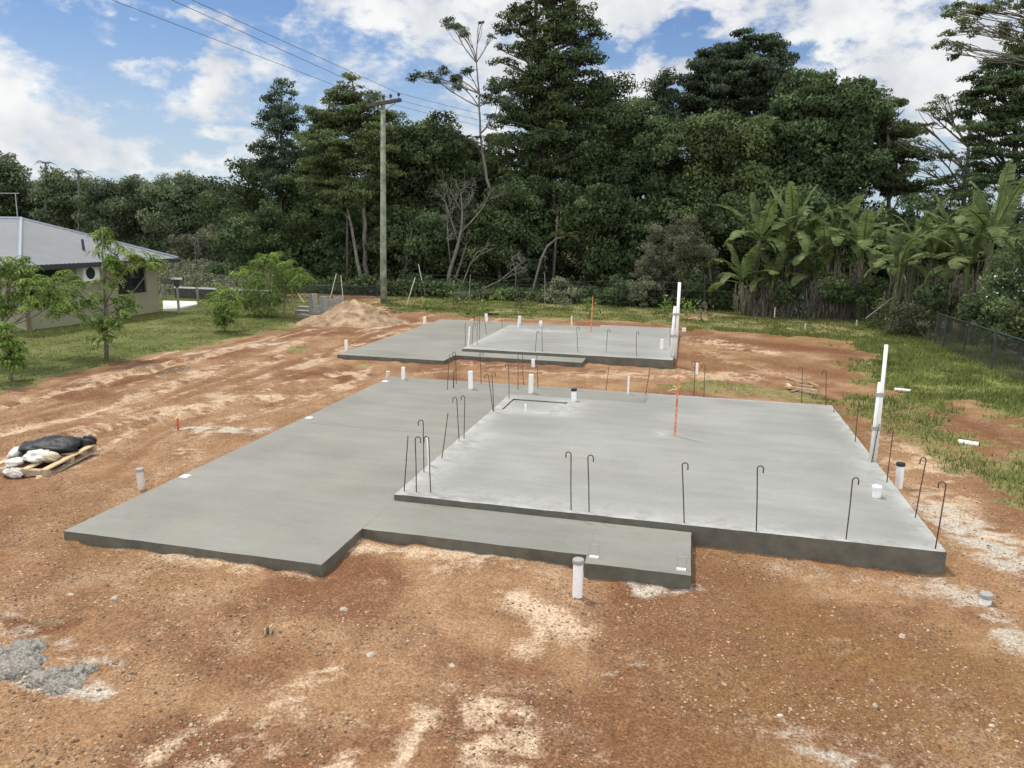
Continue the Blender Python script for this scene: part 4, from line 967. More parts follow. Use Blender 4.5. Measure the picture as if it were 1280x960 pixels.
def limb(mb, a, b, r0, r1, rr, n_=6, wob=.05, droop=0.):
    a = np.array(a, float); b = np.array(b, float); L_ = np.linalg.norm(b-a); pts_ = []
    o1 = rr.normal(size=3)*wob*L_
    for k in range(n_+1):
        f = k/n_; p = a+(b-a)*f+o1*math.sin(math.pi*f)+np.array([0, 0, droop*L_*math.sin(math.pi*f)])
        pts_.append(p)
    mb.tube(pts_, [r0+(r1-r0)*k/n_ for k in range(n_+1)], 7)
    return pts_
def tree(name, px_, Y, blobs_px, leaf, label, seed, bark='bark', rt=.16, size=.26, rc=.7, dens=1., flat=.6, fill=.35, per=120, group=None, cat='tree', trunk_px=None, limbs=True, depth=1.0, twigs=0, up=.5, asp=.5):
    r = np.random.default_rng(seed); X = colx(px_, Y); base = np.array([X, Y, float(gzat(X, Y))-.1]); root = thing(name, base, label, cat, group)
    bl = []
    for bb in blobs_px:
        x, y, rx, ry = bb[:4]; dy = bb[4] if len(bb) > 4 else (r.random()-.5)*1.2
        Yb = Y+dy; c = at(x, y, Yb); ra = px2m(rx, Yb); rb = px2m(ry, Yb); bl.append((c, (ra, max(min(ra, 3.2)*depth, .35), rb)))
    P_, N_, T_ = crown_pts(bl, r, dens, rc, flat, fill, int(per*1.35))
    V = leaves(P_, N_, size*(.64+.034*(seed % 9)), r, asp, up).reshape(-1, 3)
    npmesh('crown', V, np.arange(len(V)).reshape(-1, 4), M[leaf], parent=root, tint=np.repeat(T_, 4))
    mb = MB()
    if trunk_px: tpts = [at(x, y, Y) for x, y in trunk_px]; 
    else:
        hi = max(bl, key=lambda b: b[0][2]); tpts = [base+(hi[0]-base)*f+np.array([0, 0, 0]) for f in (.33, .66, 1.)]
    allp = [base]+tpts; rs_ = [rt*(1-.75*k/(len(allp)-1)) for k in range(len(allp))]
    # resample trunk
    tp_ = []
    for i in range(len(allp)-1):
        for f in (0, .33, .66): tp_.append(allp[i]+(allp[i+1]-allp[i])*f+r.normal(size=3)*rt*.25*(i+f > 0))
    tp_.append(allp[-1]); mb.tube(tp_, [rt*1.25*(1-.78*k/(len(tp_)-1)) for k in range(len(tp_))], 9)
    if limbs:
        for c, rd in bl:
            zs = [p for p in tp_ if p[2] < c[2]-.1] or [tp_[0]]
            s_ = zs[-1] if len(zs) < 3 else zs[-2]; pts_ = limb(mb, s_, c, rt*.42, rt*.12, r, 6, .05, .03)
            for q in range(3+twigs):
                d = r.normal(size=3); d[2] = abs(d[2])*.6; d /= np.linalg.norm(d); limb(mb, pts_[3+q % 3], c+d*np.array(rd)*.95, rt*.16, .012, r, 4, .08)
    mb.build('trunk', M[bark], root, smooth=True)
    return root
# ---- individually recognisable trees
tree('slender_tree', 352, 47, [(352,118,20,18),(358,140,22,18),(342,150,20,16),(350,172,24,20),(336,188,22,14),(356,198,22,18),(340,214,26,12),(352,228,26,16)], 'leaf_blue', 'narrow dark conical tree standing clear against the sky at the left of the tree wall', 101, rt=.14, size=.22, rc=.5, dens=.62, flat=.5, per=90, depth=.9)
tree('layered_tree', 458, 42.0, [(440,97,13,5),(428,104,12,4),(436,116,28,8),(418,122,16,5),(446,128,34,8),(420,137,36,9),(460,146,36,9),(404,152,26,9),(436,160,44,12),(470,166,28,12),(408,178,38,14),(452,186,42,12),(420,206,48,12),(470,210,26,12),(398,226,44,10),(440,232,36,10)], 'leaf_olive', 'olive tree with flat layered foliage just left of the power pole', 102, bark='bark_pale', rt=.13, size=.2, rc=.55, dens=1., flat=.32, per=100, trunk_px=[(457,330),(456,280),(452,240),(451,200),(447,150),(440,105)], depth=.7)
tree('leaning_trunk_tree', 455, 41.0, [(432,246,26,12),(415,256,26,10),(446,240,22,9),(400,244,22,9)], 'leaf_olive', 'tree with pale trunk leaning left behind the mound', 103, bark='bark_pale', rt=.11, size=.2, rc=.5, flat=.35, per=80, trunk_px=[(450,345),(442,300),(435,262),(430,246)], depth=.6)
tree('rainforest_tree', 385, 49, [(404,178,18,14),(396,206,24,22),(412,196,26,24),(384,238,40,30),(410,260,40,36),(372,280,40,34),(400,312,44,30)], 'leaf_dark', 'broad dark tree behind the layered olive one', 104, size=.27, rc=.8)
tree('rainforest_tree', 515, 46, [(510,170,22,20),(495,190,22,24),(525,196,26,28),(505,226,34,30),(535,250,34,34),(500,275,36,34),(522,310,38,30)], 'leaf_dark', 'dark tree immediately right of the power pole top', 105, size=.26, rc=.75)
tree('rainforest_tree', 552, 47, [(545,160,18,16),(530,175,16,14),(560,178,24,22),(548,206,28,26),(576,226,26,28),(560,262,34,34),(580,300,34,30)], 'leaf_mid', 'round topped green tree behind the bare pale one', 106, size=.26, rc=.7)
tree('rainforest_tree', 590, 49, [(583,190,18,14),(592,210,22,16),(605,232,18,12),(590,244,26,22),(610,270,30,30),(596,306,34,30)], 'leaf_dark', 'shorter dark tree under the sparse tall tree', 107, size=.26, rc=.65)
tree('sparse_tall_tree', 640, 44, [(561,29,8,6),(568,34,10,5),(578,39,7,5),(517,96,8,4),(528,91,12,4),(544,99,10,5),(553,88,7,5),(566,97,10,7),(584,88,9,6),(575,108,7,6),(602,30,4,3),(615,45,3,3),(620,110,10,8),(634,130,12,10),(612,145,8,4),(590,173,9,3)], 'leaf_blue', 'tall sparse tree with few tufts on bare pale branches, before the giant tree', 108, bark='twig', rt=.1, size=.17, rc=.3, dens=.9, flat=.45, per=45, trunk_px=[(625,275),(611,234),(604,200),(600,150),(597,100),(596,66)], depth=.6, twigs=2)
tree('giant_tree', 690, 45, [(672,-10,30,10),(694,2,34,9),(655,8,18,5),(724,14,18,6),(664,22,34,8),(708,30,34,10),(638,36,18,5),(684,46,36,10),(744,44,12,5),(730,58,18,8),(648,62,26,7),(700,70,36,16),(632,78,16,5),(668,88,34,9),(718,92,34,22),(640,102,26,7),(740,112,14,14),(684,114,36,14),(622,124,20,6),(656,130,32,9),(714,130,38,22),(636,150,32,9),(690,154,48,22),(726,164,24,22),(618,172,22,7),(656,180,36,14),(704,192,46,26),(640,206,34,14),(728,212,28,22),(690,238,52,28),(648,244,36,22),(716,262,38,26),(676,284,48,28)], 'leaf_dark', 'giant dark tree, tallest of all, reaching the top edge of the picture', 109, rt=.3, size=.24, rc=.6, dens=.85, flat=.42, per=110, depth=.7, trunk_px=[(689,320),(686,260),(681,200),(675,140),(671,90),(668,40),(670,0)], fill=.3, twigs=2)
tree('rainforest_tree', 765, 46, [(760,118,26,16),(746,140,22,18),(778,138,30,16),(790,155,24,14),(760,165,34,22),(752,200,36,28),(772,235,36,32),(756,276,38,34)], 'leaf_mid', 'green tree in the dip right of the giant tree', 110, size=.26, rc=.7)
tree('thin_top_tree', 831, 48, [(832,97,8,8),(826,108,13,9),(836,120,13,10),(822,130,14,10),(838,140,12,8),(828,150,18,10)], 'leaf_blue', 'small pointed treetop left of the umbrella shaped tree', 111, size=.22, rc=.5, rt=.12, per=80)
tree('rainforest_tree', 815, 46, [(808,158,22,14),(838,166,24,16),(795,180,24,18),(826,190,38,26),(808,226,40,32),(838,250,38,34),(808,282,40,34)], 'leaf_mid', 'olive green tree below the small pointed treetop', 112, size=.26, rc=.7)
tree('umbrella_tree', 925, 49, [(930,47,20,6),(948,54,22,7),(918,58,18,6),(968,60,16,6),(905,70,28,8),(940,70,32,9),(972,74,20,7),(888,84,26,8),(925,86,40,10),(965,90,28,9),(878,98,26,8),(908,104,38,10),(948,106,36,10),(866,114,28,8),(896,124,40,10),(940,126,38,10),(880,142,40,12),(925,148,40,12)], 'leaf_blue', 'big umbrella shaped tree with tiered dark foliage, tallest right of centre', 113, rt=.24, size=.23, rc=.55, dens=.7, flat=.35, per=110, depth=.9, trunk_px=[(925,260),(926,200),(928,140),(930,60)])
tree('rainforest_tree', 900, 45, [(880,170,26,18),(905,165,26,18),(930,175,26,20),(950,165,24,18),(892,198,34,24),(930,208,36,26),(900,240,42,30),(940,252,38,30),(915,286,42,30)], 'leaf_olive', 'yellowish green tree in front of the umbrella shaped tree', 114, size=.25, rc=.7)
tree('rainforest_tree', 1030, 46, [(1012,102,20,10),(1040,108,24,10),(1068,116,24,12),(1000,124,28,14),(1034,132,34,16),(1078,136,22,16),(986,148,26,16),(1020,160,38,20),(1062,164,34,20),(990,184,30,22),(1030,196,40,26),(1072,200,28,24),(1004,228,40,30),(1046,244,38,30)], 'leaf_mid', 'wide bushy green treetop right of the umbrella shaped tree', 115, rt=.24, size=.25, rc=.7)
tree('rainforest_tree', 1115, 48, [(1108,140,18,14),(1096,160,20,14),(1122,165,22,12),(1108,182,22,12),(1130,196,24,8),(1108,212,28,12),(1130,232,30,10)], 'leaf_olive', 'thin ragged tree between the bushy treetop and the open branched one', 116, bark='bark_pale', size=.22, rc=.45, dens=.7, per=70, flat=.4, twigs=3)
tree('open_branched_tree', 1195, 45, [(1176,125,10,5),(1160,138,14,4),(1150,156,12,4),(1180,146,12,4),(1215,122,16,5),(1138,176,16,4),(1165,190,22,4),(1200,196,20,4),(1150,210,18,5),(1190,226,24,6),(1225,214,20,6),(1210,242,26,8),(1160,252,26,8)], 'leaf_olive', 'open tree with many bare grey branches against white cloud', 117, bark='twig', rt=.15, size=.19, rc=.42, dens=.75, per=55, flat=.35, twigs=8)
tree('spreading_tree', 1262, 42, [(1272,68,16,8),(1250,82,22,8),(1282,88,22,9),(1238,98,22,7),(1264,104,30,9),(1225,112,20,6),(1246,122,32,9),(1284,128,22,10),(1230,140,30,8),(1268,148,30,10),(1218,158,24,7),(1250,170,34,9),(1286,176,20,10),(1228,190,26,8),(1262,204,34,9),(1280,232,26,12),(1240,226,26,8),(1215,176,20,6)], 'leaf_mid', 'big spreading tree with tiered foliage at the right frame edge', 118, rt=.2, size=.2, rc=.42, dens=.62, per=80, flat=.32, twigs=3, depth=.8)
tree('overhanging_tree', 1345, 26, [(1200,8,12,4),(1192,18,10,4),(1215,15,12,4),(1186,42,6,3),(1180,55,8,3),(1196,58,8,4),(1190,68,6,4),(1208,28,9,5),(1236,8,14,4),(1222,40,6,3),(1262,6,14,4),(1300,40,40,14),(1330,5,40,16),(1360,70,40,16)], 'leaf_olive', 'branches of a nearer tree reaching in at the top right corner', 119, bark='bark_pale', rt=.055, size=.11, rc=.22, dens=.85, per=60, flat=.4, twigs=2, depth=.6, trunk_px=[(1342,300),(1340,200),(1338,100),(1330,30)])
# infill of the shaded tree wall
r0 = np.random.default_rng(77); infill = []
for i, px_ in enumerate(range(300, 1420, 40)):
    top = np.interp(px_, [300,360,460,500,560,600,640,740,790,850,900,1000,1100,1180,1290], [262,262,270,256,262,262,236,236,240,246,236,240,258,262,252])+r0.uniform(-8, 8)
    infill.append((px_+r0.uniform(-8, 8), 42.5+r0.uniform(-.8, 1.5), top, 'leaf_dark' if i % 3 else 'leaf_mid'))
for i, (px_, Y, top, lf) in enumerate(infill):
    bl = [(px_, top+14, 22, 16), (px_-14, top+40, 24, 20), (px_+16, top+48, 26, 22), (px_-6, top+76, 30, 24)]
    if i % 2: bl.append((px_+8, top+100, 26, 18))
    tree('understorey_tree', px_, Y, bl, lf, 'dark leafy understorey tree in the shaded wall of trees behind the wire fence', 300+i, size=.25, rc=.6, per=80, dens=.8, group='understorey trees behind the fence', rt=.09)
for i, px_ in enumerate(range(315, 1290, 75)):
    tree('backing_tree', px_, 53, ([(px_, 215, 40, 30), (px_-20, 262, 44, 34)] if px_ < 1040 else [])+[(px_+22, 310, 44, 28), (px_-4, 338, 44, 26)], 'leaf_dark', 'deep shaded tree glimpsed between the nearer trunks', 400+i, size=.34, rc=1., per=90, dens=.8, group='trees deep in the forest', rt=.18)
# distant forest at left
ftops = [(-20,205,26),(8,190,20),(38,222,22),(70,214,18),(100,218,22),(130,226,26),(165,218,24),(200,228,30),(222,216,30),(255,224,30),(285,236,30),(312,240,30)]
for i, (x, y, w_) in enumerate(ftops):
    Y = 66+(i*7) % 5; bl = [(x, y+12, w_*.8, 12), (x-w_*.5, y+28, w_*.8, 16), (x+w_*.55, y+30, w_*.8, 16), (x, y+54, w_*1.2, 22), (x-10, y+86, w_*1.3, 26), (x+14, y+116, w_*1.3, 26)]
    lb = {1:'tallest far tree at the left frame edge with ragged top', 3:'small feathery far treetop above the roof ridge', 8:'broad domed far treetop right of the house roof'}.get(i, 'hazy green tree of the far forest behind the house')
    tree('far_tree', x, Y, bl, 'leaf_far', lb, 500+i, size=.36, rc=1.1, per=150, dens=1., fill=.5, group='far forest behind the house' if i not in (1,3,8) else None, rt=.2)
hx_ = np.linspace(-125, -28, 90); hyy = np.linspace(74, 120, 40); HX, HY = np.meshgrid(hx_, hyy); fx_ = np.interp(HX/HY, [-1.3,-.95,-.6,-.45,-.36], [5.5,7.2,8.2,7.0,3.0])
HZ = fx_*sm(HY, 74, 86)*(.75+.5*fbm(HX, HY, .12, 4, 55))+(fbm(HX, HY, .6, 3, 56)-.5)*1.2-.3
ii = np.arange(HX.size).reshape(HX.shape); o = npmesh('hill', np.stack([HX.ravel(), HY.ravel(), HZ.ravel()], 1), np.stack([ii[:-1,:-1].ravel(), ii[:-1,1:].ravel(), ii[1:,1:].ravel(), ii[1:,:-1].ravel()], 1), mat('wooded_rise', (.035,.05,.028), .95, .1, .3, .8, col2=(.06,.08,.04), bump=1., bscale=2.), smooth=True); tag(o, kind='structure')
r = np.random.default_rng(23); n_ = 26000; px_ = r.uniform(185, 345, n_); Yv = r.uniform(34.2, 52, n_); Xv = np.interp(px_, [185,345], [0,1]); Xa = np.array([colx(185, y) for y in (34,52)]); Xb = np.array([colx(345, y) for y in (34,52)])
Xv = np.interp(Yv, [34,52], Xa)*(1-Xv)+np.interp(Yv, [34,52], Xb)*Xv; hh = (.3+1.9*fbm(Xv, Yv, .3, 3, 89)**1.3)*sm(Yv, 33, 38)
V = leaves(np.stack([Xv, Yv, hh*r.random(n_)**.7+.05], 1), np.tile([0,-.6,.6],(n_,1)), .2, r, .4, .3).reshape(-1,3)
o = npmesh('weeds', V, np.arange(len(V)).reshape(-1,4), M['leaf_scrub'], tint=np.repeat(r.random(n_),4)); tag(o, 'tall grey green weeds behind the paling fence', 'weeds', kind='stuff')
for i, (x, y, w_) in enumerate([(215,335,24),(250,345,22),(285,330,26),(180,330,22),(235,312,26),(270,300,24),(310,318,24),(330,340,22)]):
    tree('scrub_tree', x, 50+i % 3, [(x, y, w_, 16), (x-8, y+22, w_, 16), (x+10, y+18, w_*.9, 14)], 'leaf_scrub', 'grey green scrubby tree behind the paling fence', 540+i, size=.26, rc=.6, per=90, dens=.8, group='scrub behind the paling fence', rt=.07)
# shrubs along the forest edge
for i, (x, y, rx, ry, Y, lf, lb) in enumerate([(702,368,20,18,38.5,'leaf_scrub','rounded grey green shrub at the forest edge under the giant tree'),(775,362,18,14,38.2,'leaf_mid','shrub behind the leaning fence post'),(806,365,22,16,38.5,'leaf_scrub','wider shrub right of the leaning fence post'),
        (845,318,40,44,40,'leaf_scrub','big grey green thicket left of the banana plants'),(870,360,22,20,39,'leaf_mid','green bush at the foot of the big thicket'),(1140,400,24,18,31,'leaf_scrub','weedy bush at the end of the green mesh fence'),(1110,400,18,22,33,'leaf_olive','weedy bush left of the green mesh fence'),(615,372,20,10,38.5,'leaf_scrub','low weeds behind the saplings'),(650,372,18,10,38.5,'leaf_mid','low green shrub behind the wire fence'),
        (1240,388,26,16,27,'leaf_mid','leafy shrub behind the green mesh fence'),(1275,400,24,24,25,'leaf_olive','yellow green shrub behind the mesh fence at the frame edge'),(1205,385,20,14,30,'leaf_mid','dark shrub under the large banana plant'),(1280,340,24,34,27,'leaf_mid','tall glossy shrub at the right frame edge'),(540,376,24,8,39,'leaf_dark','dark low growth behind the leaning poles'),(575,375,20,9,38.8,'leaf_scrub','ferny low growth left of the fence posts')]):
    tree('shrub', x, Y, [(x, y, rx, ry), (x-rx*.5, y+ry*.5, rx*.7, ry*.55), (x+rx*.5, y+ry*.45, rx*.7, ry*.6)], lf, lb, 600+i, size=.17 if Y > 35 else .12, rc=.35, per=70, dens=.9, rt=.04, cat='shrub', twigs=1)
# white flowers on the shrub by the mesh fence
r = np.random.default_rng(9); fp = np.array([at(x, y, 26+q) for x, y, q in zip(r.uniform(1225,1290,130), r.uniform(335,412,130), r.uniform(-.3,1.3,130))])
fl = thing('flowering_shrub', (colx(1258,26), 26, 0), 'shrub dotted with small white flowers behind the mesh fence', 'shrub')
V = leaves(fp, np.tile([0,-1.,0.3],(130,1)), .05, r, .9, .2).reshape(-1,3); npmesh('blossom', V, np.arange(len(V)).reshape(-1,4), M['flower'], parent=fl)
P_, N_, T_ = crown_pts([(at(1258,372,26.3), (.9,.6,.8)), (at(1250,395,26), (.9,.6,.5))], r, .9, .3, .6, .35, 60); V = leaves(P_, N_, .12, r).reshape(-1,3); npmesh('crown', V, np.arange(len(V)).reshape(-1,4), M['leaf_mid'], parent=fl, tint=np.repeat(T_,4))
# dark undergrowth behind the fences
r = np.random.default_rng(21); n_ = 42000; px_ = r.uniform(285, 1300, n_); Yv = r.uniform(37.9, 44, n_)**1.0; Xv = np.array([0.]*n_)
Xv = (px_-640)/FP*Yv*1.02; Xv = Xv*math.cos(YAW)-Yv*math.sin(YAW)*1.03
hh = .15+1.35*fbm(Xv, Yv, .45, 3, 88)**1.6; Zv = hh*r.random(n_)**.7*(1+(Yv-38)*.12)
P_ = np.stack([Xv, Yv, Zv], 1); V = leaves(P_, np.tile([0,-.6,.6],(n_,1)), .22, r, .5, .3).reshape(-1,3)
o = npmesh('undergrowth', V, np.arange(len(V)).reshape(-1,4), M['leaf_dark'], tint=np.repeat(r.random(n_),4)); tag(o, 'dark undergrowth on the forest floor behind the fences', 'undergrowth', kind='stuff')

# bare trees
def bare_tree(name, px_, Y, paths, label, bark='twig', seed=1, leaf=None, twn=60, twl=.5):
    r = np.random.default_rng(seed); X = colx(px_, Y); base = np.array([X, Y, 0.]); root = thing(name, base, label, 'tree'); mb = MB(); ends = []
    for pth, r_a, r_b in paths:
        pp_ = [at(x, y, Y+dy) for x, y, dy in pth]; mb.tube(pp_, list(np.linspace(r_a, r_b, len(pp_))), 7); ends += pp_[len(pp_)//2:]
    for k in range(twn):
        s_ = ends[r.integers(len(ends))]+r.normal(size=3)*.08; d = r.normal(size=3); d[2] = abs(d[2])+.3; d /= np.linalg.norm(d); L_ = twl*(.5+r.random())
        q = s_+d*L_; limb(mb, s_, q, .014, .006, r, 4, .1)
        for w_ in range(3): e = q+(r.normal(size=3)+[0,0,.5])*L_*.35; limb(mb, q-(q-s_)*r.random()*.5, e, .009, .005, r, 3, .1)
    mb.build('trunk', M[bark], root, smooth=True)
    return root, base
bare_tree('bare_tree', 555, 40.5, [([(556,378,0),(562,340,0),(572,308,0),(577,285,0),(578,262,0),(576,240,0)], .13, .03), ([(577,290,0),(590,276,.1),(602,262,.2),(610,246,.2)], .06, .015), ([(573,305,0),(566,282,-.2),(562,268,-.3),(556,250,-.3)], .05, .012), ([(562,368,0),(574,335,.3),(583,305,.4)], .09, .03), ([(563,330,-.2),(560,300,-.3),(559,278,-.3)], .04, .015), ([(576,262,0),(568,248,0),(562,236,0)], .04, .012), ([(578,262,0),(588,250,0),(592,236,0)], .04, .012)], 'bare branched pale tree in front of the dark forest', 'twig', 3, None, 90, .5)
bare_tree('leaning_bare_tree', 575, 39.6, [([(574,366,0),(582,345,0),(588,330,0),(600,318,0),(616,311,0)], .05, .015), ([(588,330,0),(596,316,0),(608,310,0)], .03, .012)], 'thin bare stem arching right beside the bare tree', 'twig', 4, None, 6, .4)
bare_tree('fallen_branch', 600, 39.2, [([(598,372,0),(606,360,0),(626,350,0),(640,338,0),(652,328,0)], .05, .015), ([(630,349,0),(645,342,0),(655,341,0)], .03, .01), ([(644,366,0),(645,340,0),(640,322,0)], .04, .012)], 'fallen bare branch lying against the forest edge', 'twig', 5, None, 26, .4)
bare_tree('pale_sapling_pair', 243, 48, [([(243,345,0),(245,325,0),(243,303,0)], .035, .015), ([(244,330,0),(249,315,0),(247,300,0)], .03, .012)], 'pale bare forked stem behind the paling fence', 'twig', 6, None, 14, .4)
for i, (xa, xb, yt, lb) in enumerate(((434,434,262,'dark slim trunk left of the leaning pale one'),(500,515,285,'dark slim trunk right of the power pole'),(690,697,270,'brown trunk of a vine hung tree under the giant tree'),(1258,1262,230,'slim trunk behind the right banana plant'))):
    bare_tree('slim_tree', xa, 41, [([(xa,378,0),((xa+xb)/2,(378+yt)/2,0),(xb,yt,0)], .09, .05)], lb, 'bark', 30+i, None, 4, .5)
# frond crowns (tree fern, palm tops)
def frond_crown(mb_l, c, n_, L_, r, elev=.6, droop=1.1, wd=.16, sub=11):
    for k in range(n_):
        a = 2*math.pi*k/n_+r.uniform(-.3, .3); d = np.array([math.cos(a), math.sin(a), 0]); e = elev+r.uniform(-.25, .25); LL = L_*r.uniform(.75, 1.1); p = np.array(c, float); sl = e; pr_ = p
        side = np.array([-d[1], d[0], 0])
        for j in range(sub):
            f = j/sub; dirv = d*math.cos(sl)+np.array([0,0,math.sin(sl)]); q = p+dirv*LL/sub; sl -= droop*2/sub*(.4+f)
            w = wd*L_*math.sin(math.pi*min(1, .12+f*.88))*1.15
            for s_ in (-1, 1):
                for u_ in (0, .5):
                    b_ = p+(q-p)*u_; tip = b_+side*s_*w+dirv*w*.45-np.array([0,0,w*.35]); t2 = b_+dirv*LL/sub*.42
                    mb_l.add([b_, tip, t2], [(0,1,2)])
            p = q
def fern_tree(px_, top, Y, label, path, seed, L_=1.4, n_=11, lf='leaf_fern', rt=.06):
    r = np.random.default_rng(seed); X = colx(px_, Y); root = thing('tree_fern', (X, Y, 0), label, 'tree fern'); c = at(top[0], top[1], Y)
    mb = MB(); pp_ = [np.array([X, Y, 0])]+[at(x, y, Y) for x, y in path]+[c]; mb.tube(pp_, [rt*1.2]+[rt]*(len(pp_)-1), 7); mb.build('trunk', M['bark_pale'], root)
    ml = MB(); frond_crown(ml, c, n_, L_, r); ml.build('frond', M[lf], root)
fern_tree(664, (706,296), 40.0, 'tree fern on a thin curved pale stem leaning right', [(668,355),(676,325),(684,308),(696,298)], 5, 1.3)
fern_tree(1160, (1163,392), 30.5, 'low feathery fern clump beside the mesh fence end', [(1162,400)], 6, 1.1, 12, 'leaf_fern', .04)
fern_tree(1188, (1188,272), 36, 'bluish feathery palm top above the right banana plants', [(1188,330)], 7, 1.7, 13, 'leaf_blue', .1)
fern_tree(890, (886,330), 39, 'small fern crown left of the banana plants', [(888,345)], 8, 1.2, 10, 'leaf_fern', .06)
fern_tree(98, (98,218), 66, 'thin palm with small flat crown against the sky far left', [(99,250)], 9, 1.7, 9, 'leaf_far', .1)
fern_tree(58, (57,205), 66, 'tiny forked palm top above the house antenna', [(57,250)], 10, 1.3, 8, 'leaf_far', .1)

# ------------------------------------------------------------------ bananas
def banana_leaf(ml, base, az, L_, W_, elev, droop, r, torn=.42):
    d = np.array([math.cos(az), math.sin(az), 0]); side = np.array([-d[1], d[0], 0]); n_ = 22; p = np.array(base, float); sl = elev; pet = .16
    pts_ = [p]; dirs = []
    for j in range(n_):
        f = j/n_; dv = d*math.cos(sl)+np.array([0,0,math.sin(sl)]); dirs.append(dv); p = p+dv*L_/n_; pts_.append(p); sl -= droop/n_*(.3+1.7*f)
    dirs.append(dirs[-1])
    ml.tube(pts_[:-1], list(np.linspace(.035, .01, len(pts_)-1)), 5)
    for s_ in (-1, 1):
        fold = r.uniform(.1, .45); tear = 0
        for j in range(int(n_*pet), n_):
            f0 = (j/n_-pet)/(1-pet); f1 = ((j+1)/n_-pet)/(1-pet)
            w0 = W_*max(.03, math.sin(math.pi*min(1, f0*.93+.05))**.55); w1 = W_*max(.02, math.sin(math.pi*min(1, f1*.93+.05))**.55)
            if r.random() < torn: tear = r.uniform(-.5, .1)
            gap = .0 if r.random() > torn else .25
            n0 = np.cross(dirs[j], side); n0 /= np.linalg.norm(n0)
            if n0[2] < 0: n0 = -n0
            e0_ = side*s_*math.cos(fold)+n0*(math.sin(fold)*.6+tear*.8); e1_ = side*s_*math.cos(fold)+n0*(math.sin(fold)*.6+tear*.8)
            a = pts_[j]; b = pts_[j+1]; b2 = a+(b-a)*(1-gap)
            mid0 = a+e0_*w0*.55+dirs[j]*w0*.1; mid1 = b2+e1_*w1*.55+dirs[j]*w1*.1
            o0 = a+e0_*w0+dirs[j]*w0*.25-n0*w0*.16+n0*tear*w0*.3; o1 = b2+e1_*w1+dirs[j]*w1*.25-n0*w1*.16+n0*tear*w1*.3
            ml.add([a, b, mid1, mid0, o1, o0], [(0,1,2,3),(3,2,4,5)])
def banana(px_, Y, stems, label, seed, dead=40, scale=1.):
    r = np.random.default_rng(seed); X = colx(px_, Y); root = thing('banana_plant', (X, Y, 0), label, 'banana plant', None)
    for (tx, ty, nl, L_) in stems:
        c = at(tx, ty, Y+r.uniform(-.4, .4)); b = np.array([c[0]+r.uniform(-.2, .2), c[1]+r.uniform(-.1, .1), -.05])
        MB().tube([b, (b+c)/2, c], [.13*scale, .11*scale, .07*scale], 9).build('stem', M['stemgreen'], root, smooth=True)
        nl = nl+2
        for k in range(nl):
            az = 2.4*k+r.uniform(-.4, .4); fr_ = k/max(1, nl-1); ml = MB()
            banana_leaf(ml, c+[0,0,-.15*r.random()], az, L_*r.uniform(.85, 1.15), .31*scale*r.uniform(.85, 1.15), 1.45-1.15*fr_+r.uniform(-.12, .12), .35+1.45*fr_+r.uniform(-.2, .3), r)
            ml.build('leaf', M['banana'], root)
        md = MB()
        for k in range(int(dead*.6)):
            a = r.uniform(0, 6.28); z0 = c[2]*r.uniform(.45, .98); L2 = r.uniform(.4, 1.3); p = np.array([c[0]+math.cos(a)*r.uniform(.1,.5), c[1]+math.sin(a)*.4, z0]); q = p+np.array([r.uniform(-.12,.12), r.uniform(-.1,.1), -min(L2, z0-.05)]); w = r.uniform(.008, .032); m_ = (p+q)/2+np.array([r.uniform(-.08,.08), r.uniform(-.08,.08), 0])
            md.add([p-[w,0,0], p+[w,0,0], m_+[w*1.4,w,0], m_-[w*1.4,w,0], q+[w*.5,0,0], q-[w*.5,0,0]], [(0,1,2,3),(3,2,4,5)])
        md.build('dead_leaves', M['deadleaf'], root)
banana(925, 36.5, [(928,352,8,2.1)], 'leftmost banana plant, low with one drooping leaf', 1, 30)
banana(955, 37.5, [(950,300,9,2.5),(972,318,7,2.2)], 'banana clump with tall leaves left of centre in the row', 2, 60)
banana(990, 38.2, [(990,292,9,2.6),(1008,310,7,2.2)], 'tall banana clump in the middle of the row', 3, 60)
banana(1045, 37.2, [(1046,300,9,2.5),(1030,318,7,2.3)], 'banana clump with a bright upright leaf, right of the middle', 4, 60)
banana(1080, 36, [(1078,312,9,2.5)], 'banana plant with broad leaf half hidden behind the clump', 5, 60)
banana(1120, 31.5, [(1124,332,8,1.7)], 'nearer young banana plant on a slim pale stem', 6, 24, .8)
banana(1168, 33, [(1166,322,7,1.7),(1180,330,6,1.5)], 'yellowing banana plant with hanging dead leaves', 7, 90)
banana(1212, 30, [(1210,330,8,1.8)], 'banana plant left of the largest one near the mesh fence', 8, 70)
banana(1245, 29, [(1240,300,9,2.5)], 'largest banana plant by the right frame edge', 9, 60, 1.2)
banana(1272, 30.5, [(1272,318,8,2.2)], 'banana plant cut by the right frame edge', 10, 30)
banana(1148, 34.5, [(1146,306,8,2.0),(1134,322,6,1.7)], 'banana clump standing behind the young pale stemmed one', 11, 30)
banana(1192, 33.5, [(1195,300,8,2.1)], 'banana plant between the yellowing one and the largest one', 12, 30)
banana(1018, 36.6, [(1018,346,7,1.8)], 'low banana sucker at the front of the row, middle', 13, 10, .9)
banana(968, 36.4, [(966,350,6,1.7)], 'low banana sucker at the front of the row, left', 14, 10, .9)
